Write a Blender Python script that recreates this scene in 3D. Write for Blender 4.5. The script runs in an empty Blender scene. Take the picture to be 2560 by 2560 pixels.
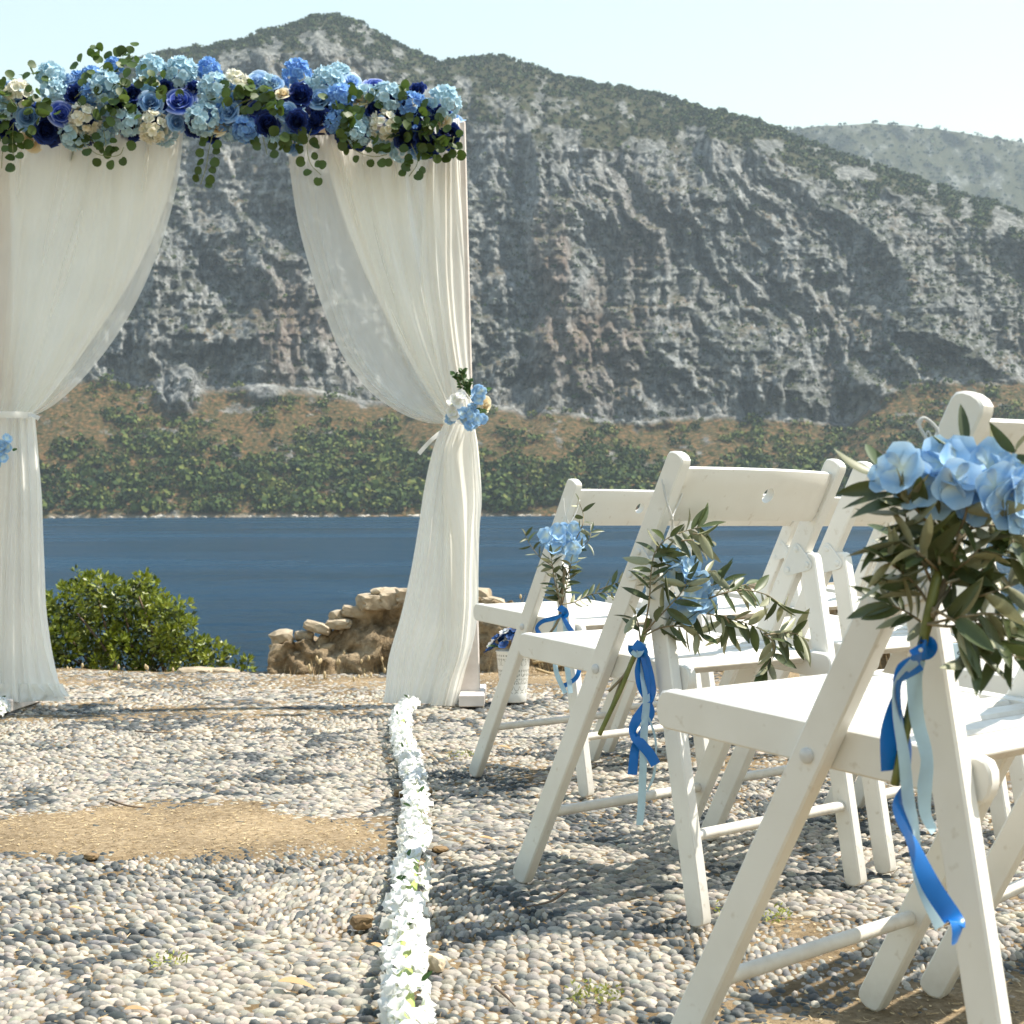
import bpy, bmesh, math, random
import numpy as np
from mathutils import Vector, Matrix

rng = np.random.default_rng(11)
random.seed(11)
sc = bpy.context.scene
col = sc.collection
PI = math.pi

# ------------------------------------------------------------------ camera, sky, sun, exposure
F_PX, EYE = 3728.0, 0.637          # focal length in photograph pixels (2560 wide), eye height above the paving
PITCH_G, PITCH_W, ROLL = 0.0154, -0.008, -0.0045   # camera pitch against the sloping terrace / against gravity
SEA_Z = -8.4
TILT = Matrix.Rotation(PITCH_W - PITCH_G, 4, 'X')  # the terrace slopes gently down towards the water

cam_d = bpy.data.cameras.new('camera')
cam = bpy.data.objects.new('camera', cam_d)
col.objects.link(cam)
fwd = Vector((0, math.cos(PITCH_W), math.sin(PITCH_W)))
up0 = Vector((0, -math.sin(PITCH_W), math.cos(PITCH_W)))
rx = Vector((1, 0, 0)) * math.cos(ROLL) + up0 * math.sin(ROLL)
upv = up0 * math.cos(ROLL) - Vector((1, 0, 0)) * math.sin(ROLL)
cpos = TILT @ Vector((0, 0, EYE))
cam.matrix_world = Matrix(((rx.x, upv.x, -fwd.x, cpos.x), (rx.y, upv.y, -fwd.y, cpos.y),
                           (rx.z, upv.z, -fwd.z, cpos.z), (0, 0, 0, 1)))
cam_d.sensor_width = 36.0
cam_d.sensor_fit = 'HORIZONTAL'
cam_d.lens = 36.0 * F_PX / 2560.0
cam_d.clip_start, cam_d.clip_end = 0.05, 20000.0
cam_d.dof.use_dof = True
cam_d.dof.focus_distance = 2.9
cam_d.dof.aperture_fstop = 15.0
sc.camera = cam

SUN_EL, SUN_AZ = math.radians(59.0), math.radians(81.5)   # azimuth clockwise from +Y: from the right, a touch beyond
sun_dir = Vector((math.sin(SUN_AZ) * math.cos(SUN_EL), math.cos(SUN_AZ) * math.cos(SUN_EL), math.sin(SUN_EL)))
world = bpy.data.worlds.new('World')
sc.world = world
world.use_nodes = True
wn = world.node_tree.nodes
sky = wn.new('ShaderNodeTexSky')
sky.sky_type = 'NISHITA'
sky.sun_disc = False
sky.sun_elevation = SUN_EL
sky.sun_rotation = SUN_AZ
sky.altitude = 10
sky.air_density = 2.3
sky.dust_density = 0.6
sky.ozone_density = 0.0
world.node_tree.links.new(sky.outputs[0], wn['Background'].inputs[0])
wn['Background'].inputs[1].default_value = 0.088
sun_l = bpy.data.lights.new('sun', 'SUN')
sun_l.energy = 4.3
sun_l.angle = math.radians(0.5)
sun_l.color = (1.0, 0.93, 0.82)
sun = bpy.data.objects.new('sun', sun_l)
sun.rotation_euler = sun_dir.to_track_quat('Z', 'Y').to_euler()
sun.location = (30, 5, 40)
col.objects.link(sun)
sc.view_settings.view_transform = 'Standard'
sc.view_settings.look = 'None'
sc.view_settings.exposure = 1.2
sc.view_settings.gamma = 1.0
sc.view_settings.use_curve_mapping = False
sc.render.engine = 'CYCLES'
cy = sc.cycles
cy.use_denoising = True
cy.max_bounces = 7
cy.diffuse_bounces = 3
cy.glossy_bounces = 2
cy.transmission_bounces = 4
cy.transparent_max_bounces = 10
cy.volume_bounces = 0
cy.caustics_reflective = False
cy.caustics_refractive = False
cy.use_adaptive_sampling = True
cy.adaptive_threshold = 0.015

# ------------------------------------------------------------------ measuring helpers (photograph pixel -> terrace metres)
def ray(u, v):
    du, dv = u - 1280, v - 1280
    c, s = math.cos(ROLL), math.sin(ROLL)
    uu, vv = du * c + dv * s, -du * s + dv * c
    cp, sp = math.cos(PITCH_G), math.sin(PITCH_G)
    return Vector((uu / F_PX, cp + sp * vv / F_PX, sp - cp * vv / F_PX))
def pt(u, v, y):
    d = ray(u, v)
    return Vector((0, 0, EYE)) + d * (y / d.y)
def gnd(u, v, z=0.0):
    d = ray(u, v)
    return Vector((0, 0, EYE)) + d * ((z - EYE) / d.z)
K = 2560 / 1932.0

# ------------------------------------------------------------------ object helpers
FORE = []          # top-level things standing on the terrace: tilted with it at the end
def link(o, parent=None):
    col.objects.link(o)
    if parent is not None:
        o.parent = parent
    return o
def tag(o, label=None, cat=None, group=None, kind=None):
    if label: o['label'] = label
    if cat: o['category'] = cat
    if group: o['group'] = group
    if kind: o['kind'] = kind
    return o
def empty(name, loc=(0, 0, 0), label=None, cat=None, group=None):
    o = bpy.data.objects.new(name, None)
    o.empty_display_size = 0.1
    link(o); o.location = loc
    FORE.append(o)
    return tag(o, label, cat, group)
def new_mesh(name, verts, faces, mat=None, smooth=True, colors=None):
    me = bpy.data.meshes.new(name)
    me.from_pydata([tuple(v) for v in verts], [], [tuple(f) for f in faces])
    if mat: me.materials.append(mat)
    if smooth: me.polygons.foreach_set('use_smooth', [True] * len(me.polygons))
    if colors is not None:
        set_attr(me, 'tone', colors)
    me.update()
    return me
def set_attr(me, name, arr, dom='POINT'):
    arr = np.asarray(arr, dtype=np.float32)
    if arr.ndim == 1:
        a = me.attributes.new(name, 'FLOAT', dom)
        a.data.foreach_set('value', arr)
    else:
        a = me.attributes.new(name, 'FLOAT_COLOR', dom)
        if arr.shape[1] == 3:
            arr = np.concatenate([arr, np.ones((len(arr), 1), np.float32)], 1)
        a.data.foreach_set('color', arr.ravel())
def np_mesh(name, V, Fq, mat=None, smooth=True):
    """verts (n,3) and faces (m,k) of one size as numpy arrays"""
    V = np.asarray(V, np.float32); Fq = np.asarray(Fq, np.int32)
    me = bpy.data.meshes.new(name)
    m, k = Fq.shape
    me.vertices.add(len(V)); me.vertices.foreach_set('co', V.ravel())
    me.loops.add(m * k); me.loops.foreach_set('vertex_index', Fq.ravel())
    me.polygons.add(m)
    me.polygons.foreach_set('loop_start', np.arange(0, m * k, k, dtype=np.int32))
    me.polygons.foreach_set('loop_total', np.full(m, k, np.int32))
    me.polygons.foreach_set('use_smooth', np.full(m, smooth))
    if mat: me.materials.append(mat)
    me.update(calc_edges=True)
    return me
def part(name, me, parent, loc=None, mw=None):
    o = bpy.data.objects.new(name, me)
    link(o, parent)
    if mw is not None: o.matrix_local = mw
    elif loc is not None: o.location = loc
    return o
def top(name, me, label=None, cat=None, group=None, kind=None, loc=None, fore=True):
    o = bpy.data.objects.new(name, me)
    link(o)
    if loc is not None: o.location = loc
    if fore: FORE.append(o)
    return tag(o, label, cat, group, kind)
def grid_faces(nu, nv, wrap=False):
    i = np.arange(nu - (0 if wrap else 1)); j = np.arange(nv - 1)
    I, J = np.meshgrid(i, j, indexing='ij')
    I2 = (I + 1) % nu
    return np.stack([I * nv + J, I2 * nv + J, I2 * nv + J + 1, I * nv + J + 1], -1).reshape(-1, 4)
def frame(z, xhint=Vector((0, 0, 1))):
    z = Vector(z).normalized()
    x = Vector(xhint) - z * z.dot(xhint)
    if x.length < 1e-5: x = z.orthogonal()
    x.normalize()
    y = z.cross(x)
    return Matrix((x, y, z)).transposed()
def mat_at(loc, z, xhint=(0, 0, 1), scale=1.0, roll=0.0):
    R = frame(z, Vector(xhint)) @ Matrix.Rotation(roll, 3, 'Z')
    return Matrix.Translation(Vector(loc)) @ (R * scale).to_4x4() if not isinstance(scale, tuple) else \
        Matrix.Translation(Vector(loc)) @ R.to_4x4() @ Matrix.Diagonal((*scale, 1))
def tube(points, radii, n=8, cap=True):
    P = [Vector(p) for p in points]
    if not hasattr(radii, '__len__'): radii = [radii] * len(P)
    V, Fc = [], []
    xh = Vector((0.3, 0.2, 1))
    for i, p in enumerate(P):
        d = (P[min(i + 1, len(P) - 1)] - P[max(i - 1, 0)])
        R = frame(d, xh); xh = R.col[0]
        for k in range(n):
            a = 2 * PI * k / n
            V.append(p + R @ Vector((math.cos(a) * radii[i], math.sin(a) * radii[i], 0)))
    for i in range(len(P) - 1):
        for k in range(n):
            Fc.append((i * n + k, i * n + (k + 1) % n, (i + 1) * n + (k + 1) % n, (i + 1) * n + k))
    if cap:
        Fc.append(tuple(range(n - 1, -1, -1))); Fc.append(tuple((len(P) - 1) * n + k for k in range(n)))
    return V, Fc
def merge(*vf):
    V, Fc = [], []
    for v, f in vf:
        o = len(V); V += list(v); Fc += [tuple(i + o for i in q) for q in f]
    return V, Fc
def catmull(pts, n=8):
    P = [Vector(p) for p in pts]
    P = [P[0] * 2 - P[1]] + P + [P[-1] * 2 - P[-2]]
    out = []
    for i in range(1, len(P) - 2):
        for k in range(n):
            t = k / n
            a, b, c, d = P[i - 1], P[i], P[i + 1], P[i + 2]
            out.append(0.5 * ((2 * b) + (c - a) * t + (2 * a - 5 * b + 4 * c - d) * t * t + (3 * b - a - 3 * c + d) * t ** 3))
    out.append(P[-2])
    return out
def prism(poly, t, bev=0.0025):
    """convex outline in the x-z plane, thickness t along y, chamfered edges"""
    n = len(poly); P = [Vector((p[0], p[1])) for p in poly]
    ar = sum(P[i].x * P[(i + 1) % n].y - P[(i + 1) % n].x * P[i].y for i in range(n))
    if ar < 0: P.reverse()
    ins = []
    for i in range(n):
        a, b, c = P[i - 1], P[i], P[(i + 1) % n]
        n1 = Vector((-(b - a).y, (b - a).x)).normalized(); n2 = Vector((-(c - b).y, (c - b).x)).normalized()
        m = (n1 + n2); m = m / max(0.3, m.length_squared / 2) if m.length > 1e-6 else n1
        ins.append(b + m * bev)
    V = []
    for y, L in ((-t / 2, ins), (-t / 2 + bev, P), (t / 2 - bev, P), (t / 2, ins)):
        V += [Vector((p.x, y, p.y)) for p in L]
    Fc = [tuple(range(n)), tuple(3 * n + k for k in range(n - 1, -1, -1))]
    for r in range(3):
        for k in range(n):
            Fc.append((r * n + k, (r + 1) * n + k, (r + 1) * n + (k + 1) % n, r * n + (k + 1) % n))
    return V, Fc
def lathe(profile, n=24):
    V, Fc = [], []
    for r, z in profile:
        for k in range(n):
            a = 2 * PI * k / n
            V.append(Vector((r * math.cos(a), r * math.sin(a), z)))
    for i in range(len(profile) - 1):
        for k in range(n):
            Fc.append((i * n + k, i * n + (k + 1) % n, (i + 1) * n + (k + 1) % n, (i + 1) * n + k))
    return V, Fc
def flat_normals(me, angle=35):
    me.polygons.foreach_set('use_smooth', [True] * len(me.polygons))
    try:
        me.set_sharp_from_angle(angle=math.radians(angle))
    except Exception:
        pass
    return me

# ------------------------------------------------------------------ numpy noise
def _hash(ix, iy, iz, seed):
    h = (ix.astype(np.int64) * 374761393 + iy.astype(np.int64) * 668265263 + iz.astype(np.int64) * 1274126177 + seed * 974711) & 0xffffffff
    h = ((h ^ (h >> 13)) * 1274126177) & 0xffffffff
    h = (h ^ (h >> 16)) & 0xffffff
    return h.astype(np.float64) / 0xffffff
def vnoise(x, y, z=0.0, seed=0):
    x, y, z = np.broadcast_arrays(np.asarray(x, float), np.asarray(y, float), np.asarray(z, float))
    ix, iy, iz = np.floor(x), np.floor(y), np.floor(z)
    fx, fy, fz = x - ix, y - iy, z - iz
    fx, fy, fz = [f * f * f * (f * (f * 6 - 15) + 10) for f in (fx, fy, fz)]
    r = 0
    for a in (0, 1):
        for b in (0, 1):
            for c in (0, 1):
                w = (fx if a else 1 - fx) * (fy if b else 1 - fy) * (fz if c else 1 - fz)
                r = r + w * _hash(ix + a, iy + b, iz + c, seed)
    return r * 2 - 1
def fbm(x, y, z=0.0, oct=5, gain=0.5, lac=2.03, seed=0, ridged=False):
    s, a, n = 0, 1.0, 0.0
    for o in range(oct):
        v = vnoise(np.asarray(x) * lac ** o + 17.3 * o, np.asarray(y) * lac ** o - 9.1 * o, np.asarray(z) * lac ** o + 3.7 * o, seed + o)
        if ridged: v = 1 - 2 * np.abs(v)
        s = s + a * v; n += a; a *= gain
    return s / n
def sstep(a, b, x):
    t = np.clip((np.asarray(x, float) - a) / (b - a), 0, 1)
    return t * t * (3 - 2 * t)

# ------------------------------------------------------------------ materials
def nodes_of(name):
    m = bpy.data.materials.new(name); m.use_nodes = True
    nt = m.node_tree
    return m, nt, nt.nodes, nt.links, nt.nodes['Principled BSDF']
def ramp(nt, stops):
    r = nt.nodes.new('ShaderNodeValToRGB'); e = r.color_ramp.elements
    e[0].position, e[0].color = stops[0][0], (*stops[0][1], 1)
    e[1].position, e[1].color = stops[-1][0], (*stops[-1][1], 1)
    for p, c in stops[1:-1]:
        x = e.new(p); x.color = (*c, 1)
    return r
def noise(nt, scale, detail=4, rough=0.55, coord='Object', vec=None):
    n = nt.nodes.new('ShaderNodeTexNoise'); n.inputs['Scale'].default_value = scale
    n.inputs['Detail'].default_value = detail; n.inputs['Roughness'].default_value = rough
    if vec is None:
        tc = nt.nodes.new('ShaderNodeTexCoord'); vec = tc.outputs[coord]
    nt.links.new(vec, n.inputs['Vector'])
    return n
def bump(nt, bsdf, height, strength, dist):
    b = nt.nodes.new('ShaderNodeBump'); b.inputs['Strength'].default_value = strength; b.inputs['Distance'].default_value = dist
    nt.links.new(height, b.inputs['Height']); nt.links.new(b.outputs[0], bsdf.inputs['Normal'])
    return b
def mixc(nt, fac, a, b, mode='MIX'):
    m = nt.nodes.new('ShaderNodeMix'); m.data_type = 'RGBA'; m.blend_type = mode
    for s, v in ((m.inputs[0], fac), (m.inputs[6], a), (m.inputs[7], b)):
        if isinstance(v, (int, float)): s.default_value = v
        elif isinstance(v, tuple): s.default_value = (*v, 1)
        else: nt.links.new(v, s)
    return m.outputs[2]
def attr(nt, name, out='Fac'):
    a = nt.nodes.new('ShaderNodeAttribute'); a.attribute_name = name
    return a.outputs[out]
def simple_mat(name, a, b, scale=20, rough=0.5, bmp=0.0, dist=0.001, spec=0.5, sss=0):
    m, nt, N, L, B = nodes_of(name)
    n = noise(nt, scale)
    r = ramp(nt, [(0.3, a), (0.7, b)])
    L.new(n.outputs[0], r.inputs[0]); L.new(r.outputs[0], B.inputs['Base Color'])
    B.inputs['Roughness'].default_value = rough
    B.inputs['Specular IOR Level'].default_value = spec
    if bmp: bump(nt, B, n.outputs[0], bmp, dist)
    return m
def leaf_mat(name, front, back, trans=0.25, rough=0.45, scale=40, var=0.35):
    """two-sided leaf: another colour on the underside, some light passing through, tone varied leaf by leaf"""
    m, nt, N, L, B = nodes_of(name)
    geo = N.new('ShaderNodeNewGeometry')
    c = mixc(nt, geo.outputs['Backfacing'], front, back)
    oi = N.new('ShaderNodeObjectInfo')
    n = noise(nt, scale, 3)
    hsv = N.new('ShaderNodeHueSaturation')
    mr = N.new('ShaderNodeMapRange'); mr.inputs['To Min'].default_value = 1 - var; mr.inputs['To Max'].default_value = 1 + var
    ad = N.new('ShaderNodeMath'); ad.operation = 'ADD'
    sc_ = N.new('ShaderNodeMath'); sc_.operation = 'MULTIPLY'; sc_.inputs[1].default_value = 0.5
    L.new(oi.outputs['Random'], ad.inputs[0]); L.new(n.outputs[0], ad.inputs[1]); L.new(ad.outputs[0], sc_.inputs[0])
    L.new(sc_.outputs[0], mr.inputs[0]); L.new(mr.outputs[0], hsv.inputs['Value']); L.new(c, hsv.inputs['Color'])
    L.new(hsv.outputs[0], B.inputs['Base Color'])
    B.inputs['Roughness'].default_value = rough
    tr = N.new('ShaderNodeBsdfTranslucent'); L.new(hsv.outputs[0], tr.inputs[0])
    mx = N.new('ShaderNodeMixShader'); mx.inputs[0].default_value = trans
    L.new(B.outputs[0], mx.inputs[1]); L.new(tr.outputs[0], mx.inputs[2])
    L.new(mx.outputs[0], N['Material Output'].inputs[0])
    return m
def petal_mat(name, stops, trans=0.3, rough=0.6, var=0.15):
    """petal coloured from its base (tone 0) to its rim (tone 1)"""
    m, nt, N, L, B = nodes_of(name)
    r = ramp(nt, stops)
    n = noise(nt, 60, 2)
    ad = N.new('ShaderNodeMath'); ad.operation = 'MULTIPLY_ADD'; ad.inputs[1].default_value = var * 2
    sb = N.new('ShaderNodeMath'); sb.operation = 'SUBTRACT'; sb.inputs[1].default_value = 0.5
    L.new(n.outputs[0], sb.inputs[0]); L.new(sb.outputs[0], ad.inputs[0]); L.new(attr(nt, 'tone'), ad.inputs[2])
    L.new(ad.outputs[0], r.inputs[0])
    L.new(r.outputs[0], B.inputs['Base Color']); B.inputs['Roughness'].default_value = rough
    B.inputs['Specular IOR Level'].default_value = 0.25
    vn_ = noise(nt, 5.0, 4, 0.6)
    bump(nt, B, vn_.outputs[0], 0.25, 0.003)
    tr = N.new('ShaderNodeBsdfTranslucent'); L.new(r.outputs[0], tr.inputs[0])
    mx = N.new('ShaderNodeMixShader'); mx.inputs[0].default_value = trans
    L.new(B.outputs[0], mx.inputs[1]); L.new(tr.outputs[0], mx.inputs[2])
    L.new(mx.outputs[0], N['Material Output'].inputs[0])
    return m

def wood_paint():
    m, nt, N, L, B = nodes_of('white_painted_wood')
    tc = N.new('ShaderNodeTexCoord')
    mp = N.new('ShaderNodeMapping'); mp.inputs['Scale'].default_value = (110, 110, 5)
    L.new(tc.outputs['Object'], mp.inputs[0])
    g = noise(nt, 1.0, 6, 0.6, vec=mp.outputs[0])
    n = noise(nt, 9.0, 5)
    r = ramp(nt, [(0.25, (0.70, 0.68, 0.63)), (0.55, (0.765, 0.75, 0.705)), (0.8, (0.785, 0.775, 0.735))])
    L.new(n.outputs[0], r.inputs[0])
    scf = noise(nt, 55.0, 2)
    sr = ramp(nt, [(0.0, (1, 1, 1)), (0.66, (1, 1, 1)), (0.76, (0.72, 0.67, 0.60))])
    L.new(scf.outputs[0], sr.inputs[0])
    c = mixc(nt, 0.6, r.outputs[0], sr.outputs[0], 'MULTIPLY')
    # dust rubbed into the feet
    sp = N.new('ShaderNodeSeparateXYZ'); L.new(tc.outputs['Object'], sp.inputs[0])
    mr = N.new('ShaderNodeMapRange'); mr.inputs['From Min'].default_value = 0.075; mr.inputs['From Max'].default_value = 0.004; mr.inputs['To Max'].default_value = 0.62
    L.new(sp.outputs[2], mr.inputs[0])
    dn = noise(nt, 45.0, 4); dm = N.new('ShaderNodeMath'); dm.operation = 'MULTIPLY'; L.new(mr.outputs[0], dm.inputs[0]); L.new(dn.outputs[0], dm.inputs[1])
    c = mixc(nt, dm.outputs[0], c, (0.36, 0.30, 0.22))
    L.new(c, B.inputs['Base Color'])
    B.inputs['Roughness'].default_value = 0.42
    B.inputs['Specular IOR Level'].default_value = 0.4
    bump(nt, B, g.outputs[0], 0.22, 0.0012)
    return m
M = {}
M['paint'] = wood_paint()
M['plate'] = simple_mat('painted_steel_plate', (0.66, 0.67, 0.655), (0.72, 0.725, 0.70), 30, 0.32)
M['steel'] = simple_mat('steel_rivet', (0.55, 0.55, 0.54), (0.66, 0.66, 0.65), 80, 0.3)

# ================================================================== THE SETTING: sea, mountain, far ridge, air
CZ = cpos.z
def el_of(x, y):
    """photograph position (1932 scale) -> tangent of elevation above the true horizon"""
    u, v = np.asarray(x) * K, np.asarray(y) * K
    return (1280 + PITCH_W * F_PX - v - 0.0045 * (u - 1280)) / F_PX

def sea_mat():
    m, nt, N, L, B = nodes_of('sea_water')
    tc = N.new('ShaderNodeTexCoord')
    mp = N.new('ShaderNodeMapping'); mp.inputs['Scale'].default_value = (0.35, 0.9, 1); mp.inputs['Rotation'].default_value = (0, 0, 0.25)
    L.new(tc.outputs['Object'], mp.inputs[0])
    n0 = noise(nt, 0.11, 4, 0.6, vec=mp.outputs[0])
    nf = noise(nt, 0.55, 5, 0.6, vec=mp.outputs[0])
    n1 = N.new('ShaderNodeMath'); n1.operation = 'MULTIPLY_ADD'; n1.inputs[1].default_value = 2.5
    L.new(n0.outputs[0], n1.inputs[0]); L.new(nf.outputs[0], n1.inputs[2])
    n2 = noise(nt, 0.02, 3, 0.5, vec=mp.outputs[0])
    r = ramp(nt, [(0.3, (0.002, 0.024, 0.052)), (0.7, (0.003, 0.036, 0.076))])
    L.new(n2.outputs[0], r.inputs[0])
    L.new(r.outputs[0], B.inputs['Base Color'])
    rr = N.new('ShaderNodeMapRange'); rr.inputs['From Min'].default_value = 0.35; rr.inputs['From Max'].default_value = 0.65; rr.inputs['To Min'].default_value = 0.14; rr.inputs['To Max'].default_value = 0.34
    L.new(n2.outputs[0], rr.inputs[0]); L.new(rr.outputs[0], B.inputs['Roughness'])
    B.inputs['IOR'].default_value = 1.33
    B.inputs['Specular IOR Level'].default_value = 0.32
    bump(nt, B, n1.outputs[0], 1.0, 1.4)
    return m
V = [(-2600, -400, SEA_Z), (2600, -400, SEA_Z), (2600, 3200, SEA_Z), (-2600, 3200, SEA_Z)]
sea = top('sea', new_mesh('sea', V, [(0, 1, 2, 3)], sea_mat(), False), kind='structure', fore=False)
sea['label'] = 'dark blue sea water rippling across the bay'

def mountain_mat():
    m, nt, N, L, B = nodes_of('mountain_rock')
    tc = N.new('ShaderNodeTexCoord')
    mp = N.new('ShaderNodeMapping'); mp.inputs['Scale'].default_value = (1, 1, 0.45)
    L.new(tc.outputs['Object'], mp.inputs[0])
    n1 = noise(nt, 0.11, 9, 0.78, vec=mp.outputs[0])
    n4 = noise(nt, 0.45, 7, 0.7)
    n2 = noise(nt, 0.018, 5, 0.6, vec=mp.outputs[0])
    n3 = noise(nt, 0.35, 4, 0.6)
    rock = ramp(nt, [(0.30, (0.060, 0.062, 0.059)), (0.42, (0.15, 0.152, 0.147)), (0.50, (0.31, 0.31, 0.297)), (0.59, (0.60, 0.59, 0.56))])
    L.new(n1.outputs[0], rock.inputs[0])
    tint = ramp(nt, [(0.35, (0.76, 0.80, 0.82)), (0.65, (0.98, 1.0, 1.0))])
    L.new(n2.outputs[0], tint.inputs[0])
    c = mixc(nt, 1.0, rock.outputs[0], tint.outputs[0], 'MULTIPLY')
    pk = ramp(nt, [(0.36, (0.42, 0.42, 0.42)), (0.48, (1, 1, 1))]); L.new(n4.outputs[0], pk.inputs[0])
    c = mixc(nt, 1.0, c, pk.outputs[0], 'MULTIPLY')
    c = mixc(nt, attr(nt, 'stain'), c, (0.26, 0.165, 0.11))
    soil = ramp(nt, [(0.38, (0.050, 0.060, 0.020)), (0.50, (0.115, 0.092, 0.036)), (0.62, (0.26, 0.145, 0.062))])
    L.new(n3.outputs[0], soil.inputs[0])
    green = ramp(nt, [(0.35, (0.026, 0.036, 0.013)), (0.55, (0.060, 0.068, 0.028)), (0.72, (0.115, 0.105, 0.055))]); L.new(n3.outputs[0], green.inputs[0])
    c = mixc(nt, attr(nt, 'veg'), c, mixc(nt, attr(nt, 'dry'), green.outputs[0], soil.outputs[0]))
    c = mixc(nt, attr(nt, 'shore'), c, (0.34, 0.29, 0.22))
    L.new(c, B.inputs['Base Color'])
    B.inputs['Roughness'].default_value = 0.9
    B.inputs['Specular IOR Level'].default_value = 0.15
    bump(nt, B, n4.outputs[0], 1.0, 5.0)
    return m
M['mountain'] = mountain_mat()

sky_x = [-600, -300, -100, 0, 100, 200, 260, 320, 400, 455, 500, 560, 605, 640, 690, 740, 790, 830, 870, 910, 960, 1010, 1060, 1130, 1200, 1280, 1350, 1420, 1480, 1560, 1650, 1750, 1850, 1932, 2100, 2500]
sky_y = [560, 420, 300, 240, 190, 140, 118, 103, 97, 84, 66, 48, 37, 38, 50, 78, 103, 124, 117, 110, 113, 132, 150, 163, 172, 192, 214, 230, 247, 283, 312, 345, 380, 408, 470, 640]
ct_x = [-600, -200, 0, 200, 320, 420, 500, 600, 700, 800, 880, 1000, 1200, 1340, 1420, 1550, 1670, 1800, 1932, 2500]
ct_y = [640, 450, 330, 220, 160, 130, 110, 92, 115, 185, 225, 262, 292, 262, 280, 340, 390, 415, 455, 690]
cb_x = [-600, 0, 180, 260, 330, 420, 520, 650, 760, 850, 950, 1100, 1200, 1300, 1450, 1600, 1660, 1720, 1932, 2500]
cb_y = [740, 720, 705, 715, 738, 722, 728, 742, 765, 745, 768, 782, 795, 780, 772, 790, 740, 722, 716, 740]
NC = 760
tx = np.linspace(-0.46, 0.46, NC)
x19 = (tx * F_PX + 1280) / K
e3 = el_of(x19, np.interp(x19, sky_x, sky_y)); e2 = el_of(x19, np.interp(x19, ct_x, ct_y)); e1 = el_of(x19, np.interp(x19, cb_x, cb_y))
e2 = np.minimum(e2, e3 - 0.004)
e1 = e1 + 0.006 * fbm(tx * 30, 3.0, oct=3)
e3 = e3 + 0.0022 * fbm(tx * 90, 1.0, oct=4, seed=5)
Y0 = (CZ - SEA_Z) / 0.0108 + 9 * fbm(tx * 16, 0.5, oct=4, seed=2)
Y1 = Y0 + 165 + 25 * fbm(tx * 9, 7.0, oct=3, seed=3)
Y2 = Y1 + 75 + 620 * (e2 - e1)
Y3 = Y2 + 60 + 2600 * (e3 - e2)
RT, RC, RU, RB = 80, 290, 110, 8
zone = []; Yg = np.zeros((NC, RT + RC + RU + RB)); Zg = np.zeros_like(Yg); zone = np.zeros_like(Yg); frac = np.zeros_like(Yg)
c0 = 0
z0 = np.full(NC, SEA_Z - 0.8)
zA = [z0, CZ + e1 * Y1, CZ + e2 * Y2, CZ + e3 * Y3, CZ + e3 * Y3 - 90]
yA = [Y0, Y1, Y2, Y3, Y3 + 160]
for s, R in enumerate((RT, RC, RU, RB)):
    for r in range(R):
        t = r / R if s < 3 else r / (R - 1)
        k = t if s != 0 else t ** 0.9
        Yg[:, c0 + r] = yA[s] + (yA[s + 1] - yA[s]) * t
        zz = zA[s] + (zA[s + 1] - zA[s]) * (k if s != 2 else 1 - (1 - t) ** 1.35)
        Zg[:, c0 + r] = zz
        zone[:, c0 + r] = s; frac[:, c0 + r] = t
    c0 += R
NR = Yg.shape[1]
TX = np.repeat(tx[:, None], NR, 1)
EL = (Zg - CZ) / Yg
X19 = np.repeat(x19[:, None], NR, 1)
cl = np.where(zone == 0, sstep(0.8, 1.0, frac) * 0.5, np.where(zone == 1, 0.5 + 0.5 * sstep(0, 0.12, frac), np.where(zone == 2, 1 - 0.75 * sstep(0, 0.5, frac), 0.2)))
cl = cl * (0.35 + 0.65 * sstep(0.0, 0.06, EL))
# buttresses and gullies: upright on the left, running down to the right on the right-hand side
mslope = 0.10 + 0.85 * sstep(850, 1500, X19)
q = TX + mslope * EL
q2 = TX + 0.40 * mslope * EL
wob = 0.036 * fbm(TX * 16, EL * 18, oct=5, seed=21)
wv = 0.012 * fbm(TX * 20 + 9, EL * 24, oct=4, seed=22)
r1 = fbm((q + wob) * 11, (EL + wv) * 7, 0.3, oct=3, seed=31, ridged=True)
r2 = fbm((q2 + wob) * 38, (EL + wv) * 19, 0.7, oct=4, seed=41, ridged=True) * -1
r3 = fbm((q2 + wob * 0.8) * 100, (EL + wv) * 58, 0.2, oct=3, seed=51, ridged=True) * -1
f4 = -fbm(TX * 210, EL * 150, oct=3, seed=61, ridged=True)
ledge = fbm(TX * 18 + 4, EL * 75, oct=3, seed=71, ridged=True)
dY = -cl * (56 * r1 + 17 * r2 + 9 * r3 + 7.5 * f4 + 3 * ledge)
# the isolated outcrop at the foot of the cliff and the talus relief
oc = np.exp(-(((X19 - 338) / 42) ** 2 + (((el_of(X19, 735) - EL) * F_PX / K) / 44) ** 2) ** 2)
oc2 = np.exp(-(((X19 - 500) / 30) ** 2 + (((el_of(X19, 742) - EL) * F_PX / K) / 16) ** 2) ** 2)
dY = dY - 34 * oc * (1 + 0.5 * r3) - 14 * oc2
tal = np.where(zone == 0, sstep(0.02, 0.25, frac) * (1 - sstep(0.75, 1, frac)), 0)
dY = dY + tal * 14 * fbm(TX * 30, EL * 30, oct=4, seed=81)
Yn = Yg + dY
EL2 = EL + np.where(zone <= 2, 0.0011, 0.0) * fbm(TX * 400, EL * 300, oct=3, seed=91) * sstep(0.0, 0.04, EL)
EL2 = EL2 + 0.004 * oc * r3
Zn = np.where((zone == 0) & (frac < 0.05), Zg, CZ + EL2 * Yn)
Xn = TX * Yn
P = np.stack([Xn, Yn, Zn], -1).reshape(-1, 3)
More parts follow.
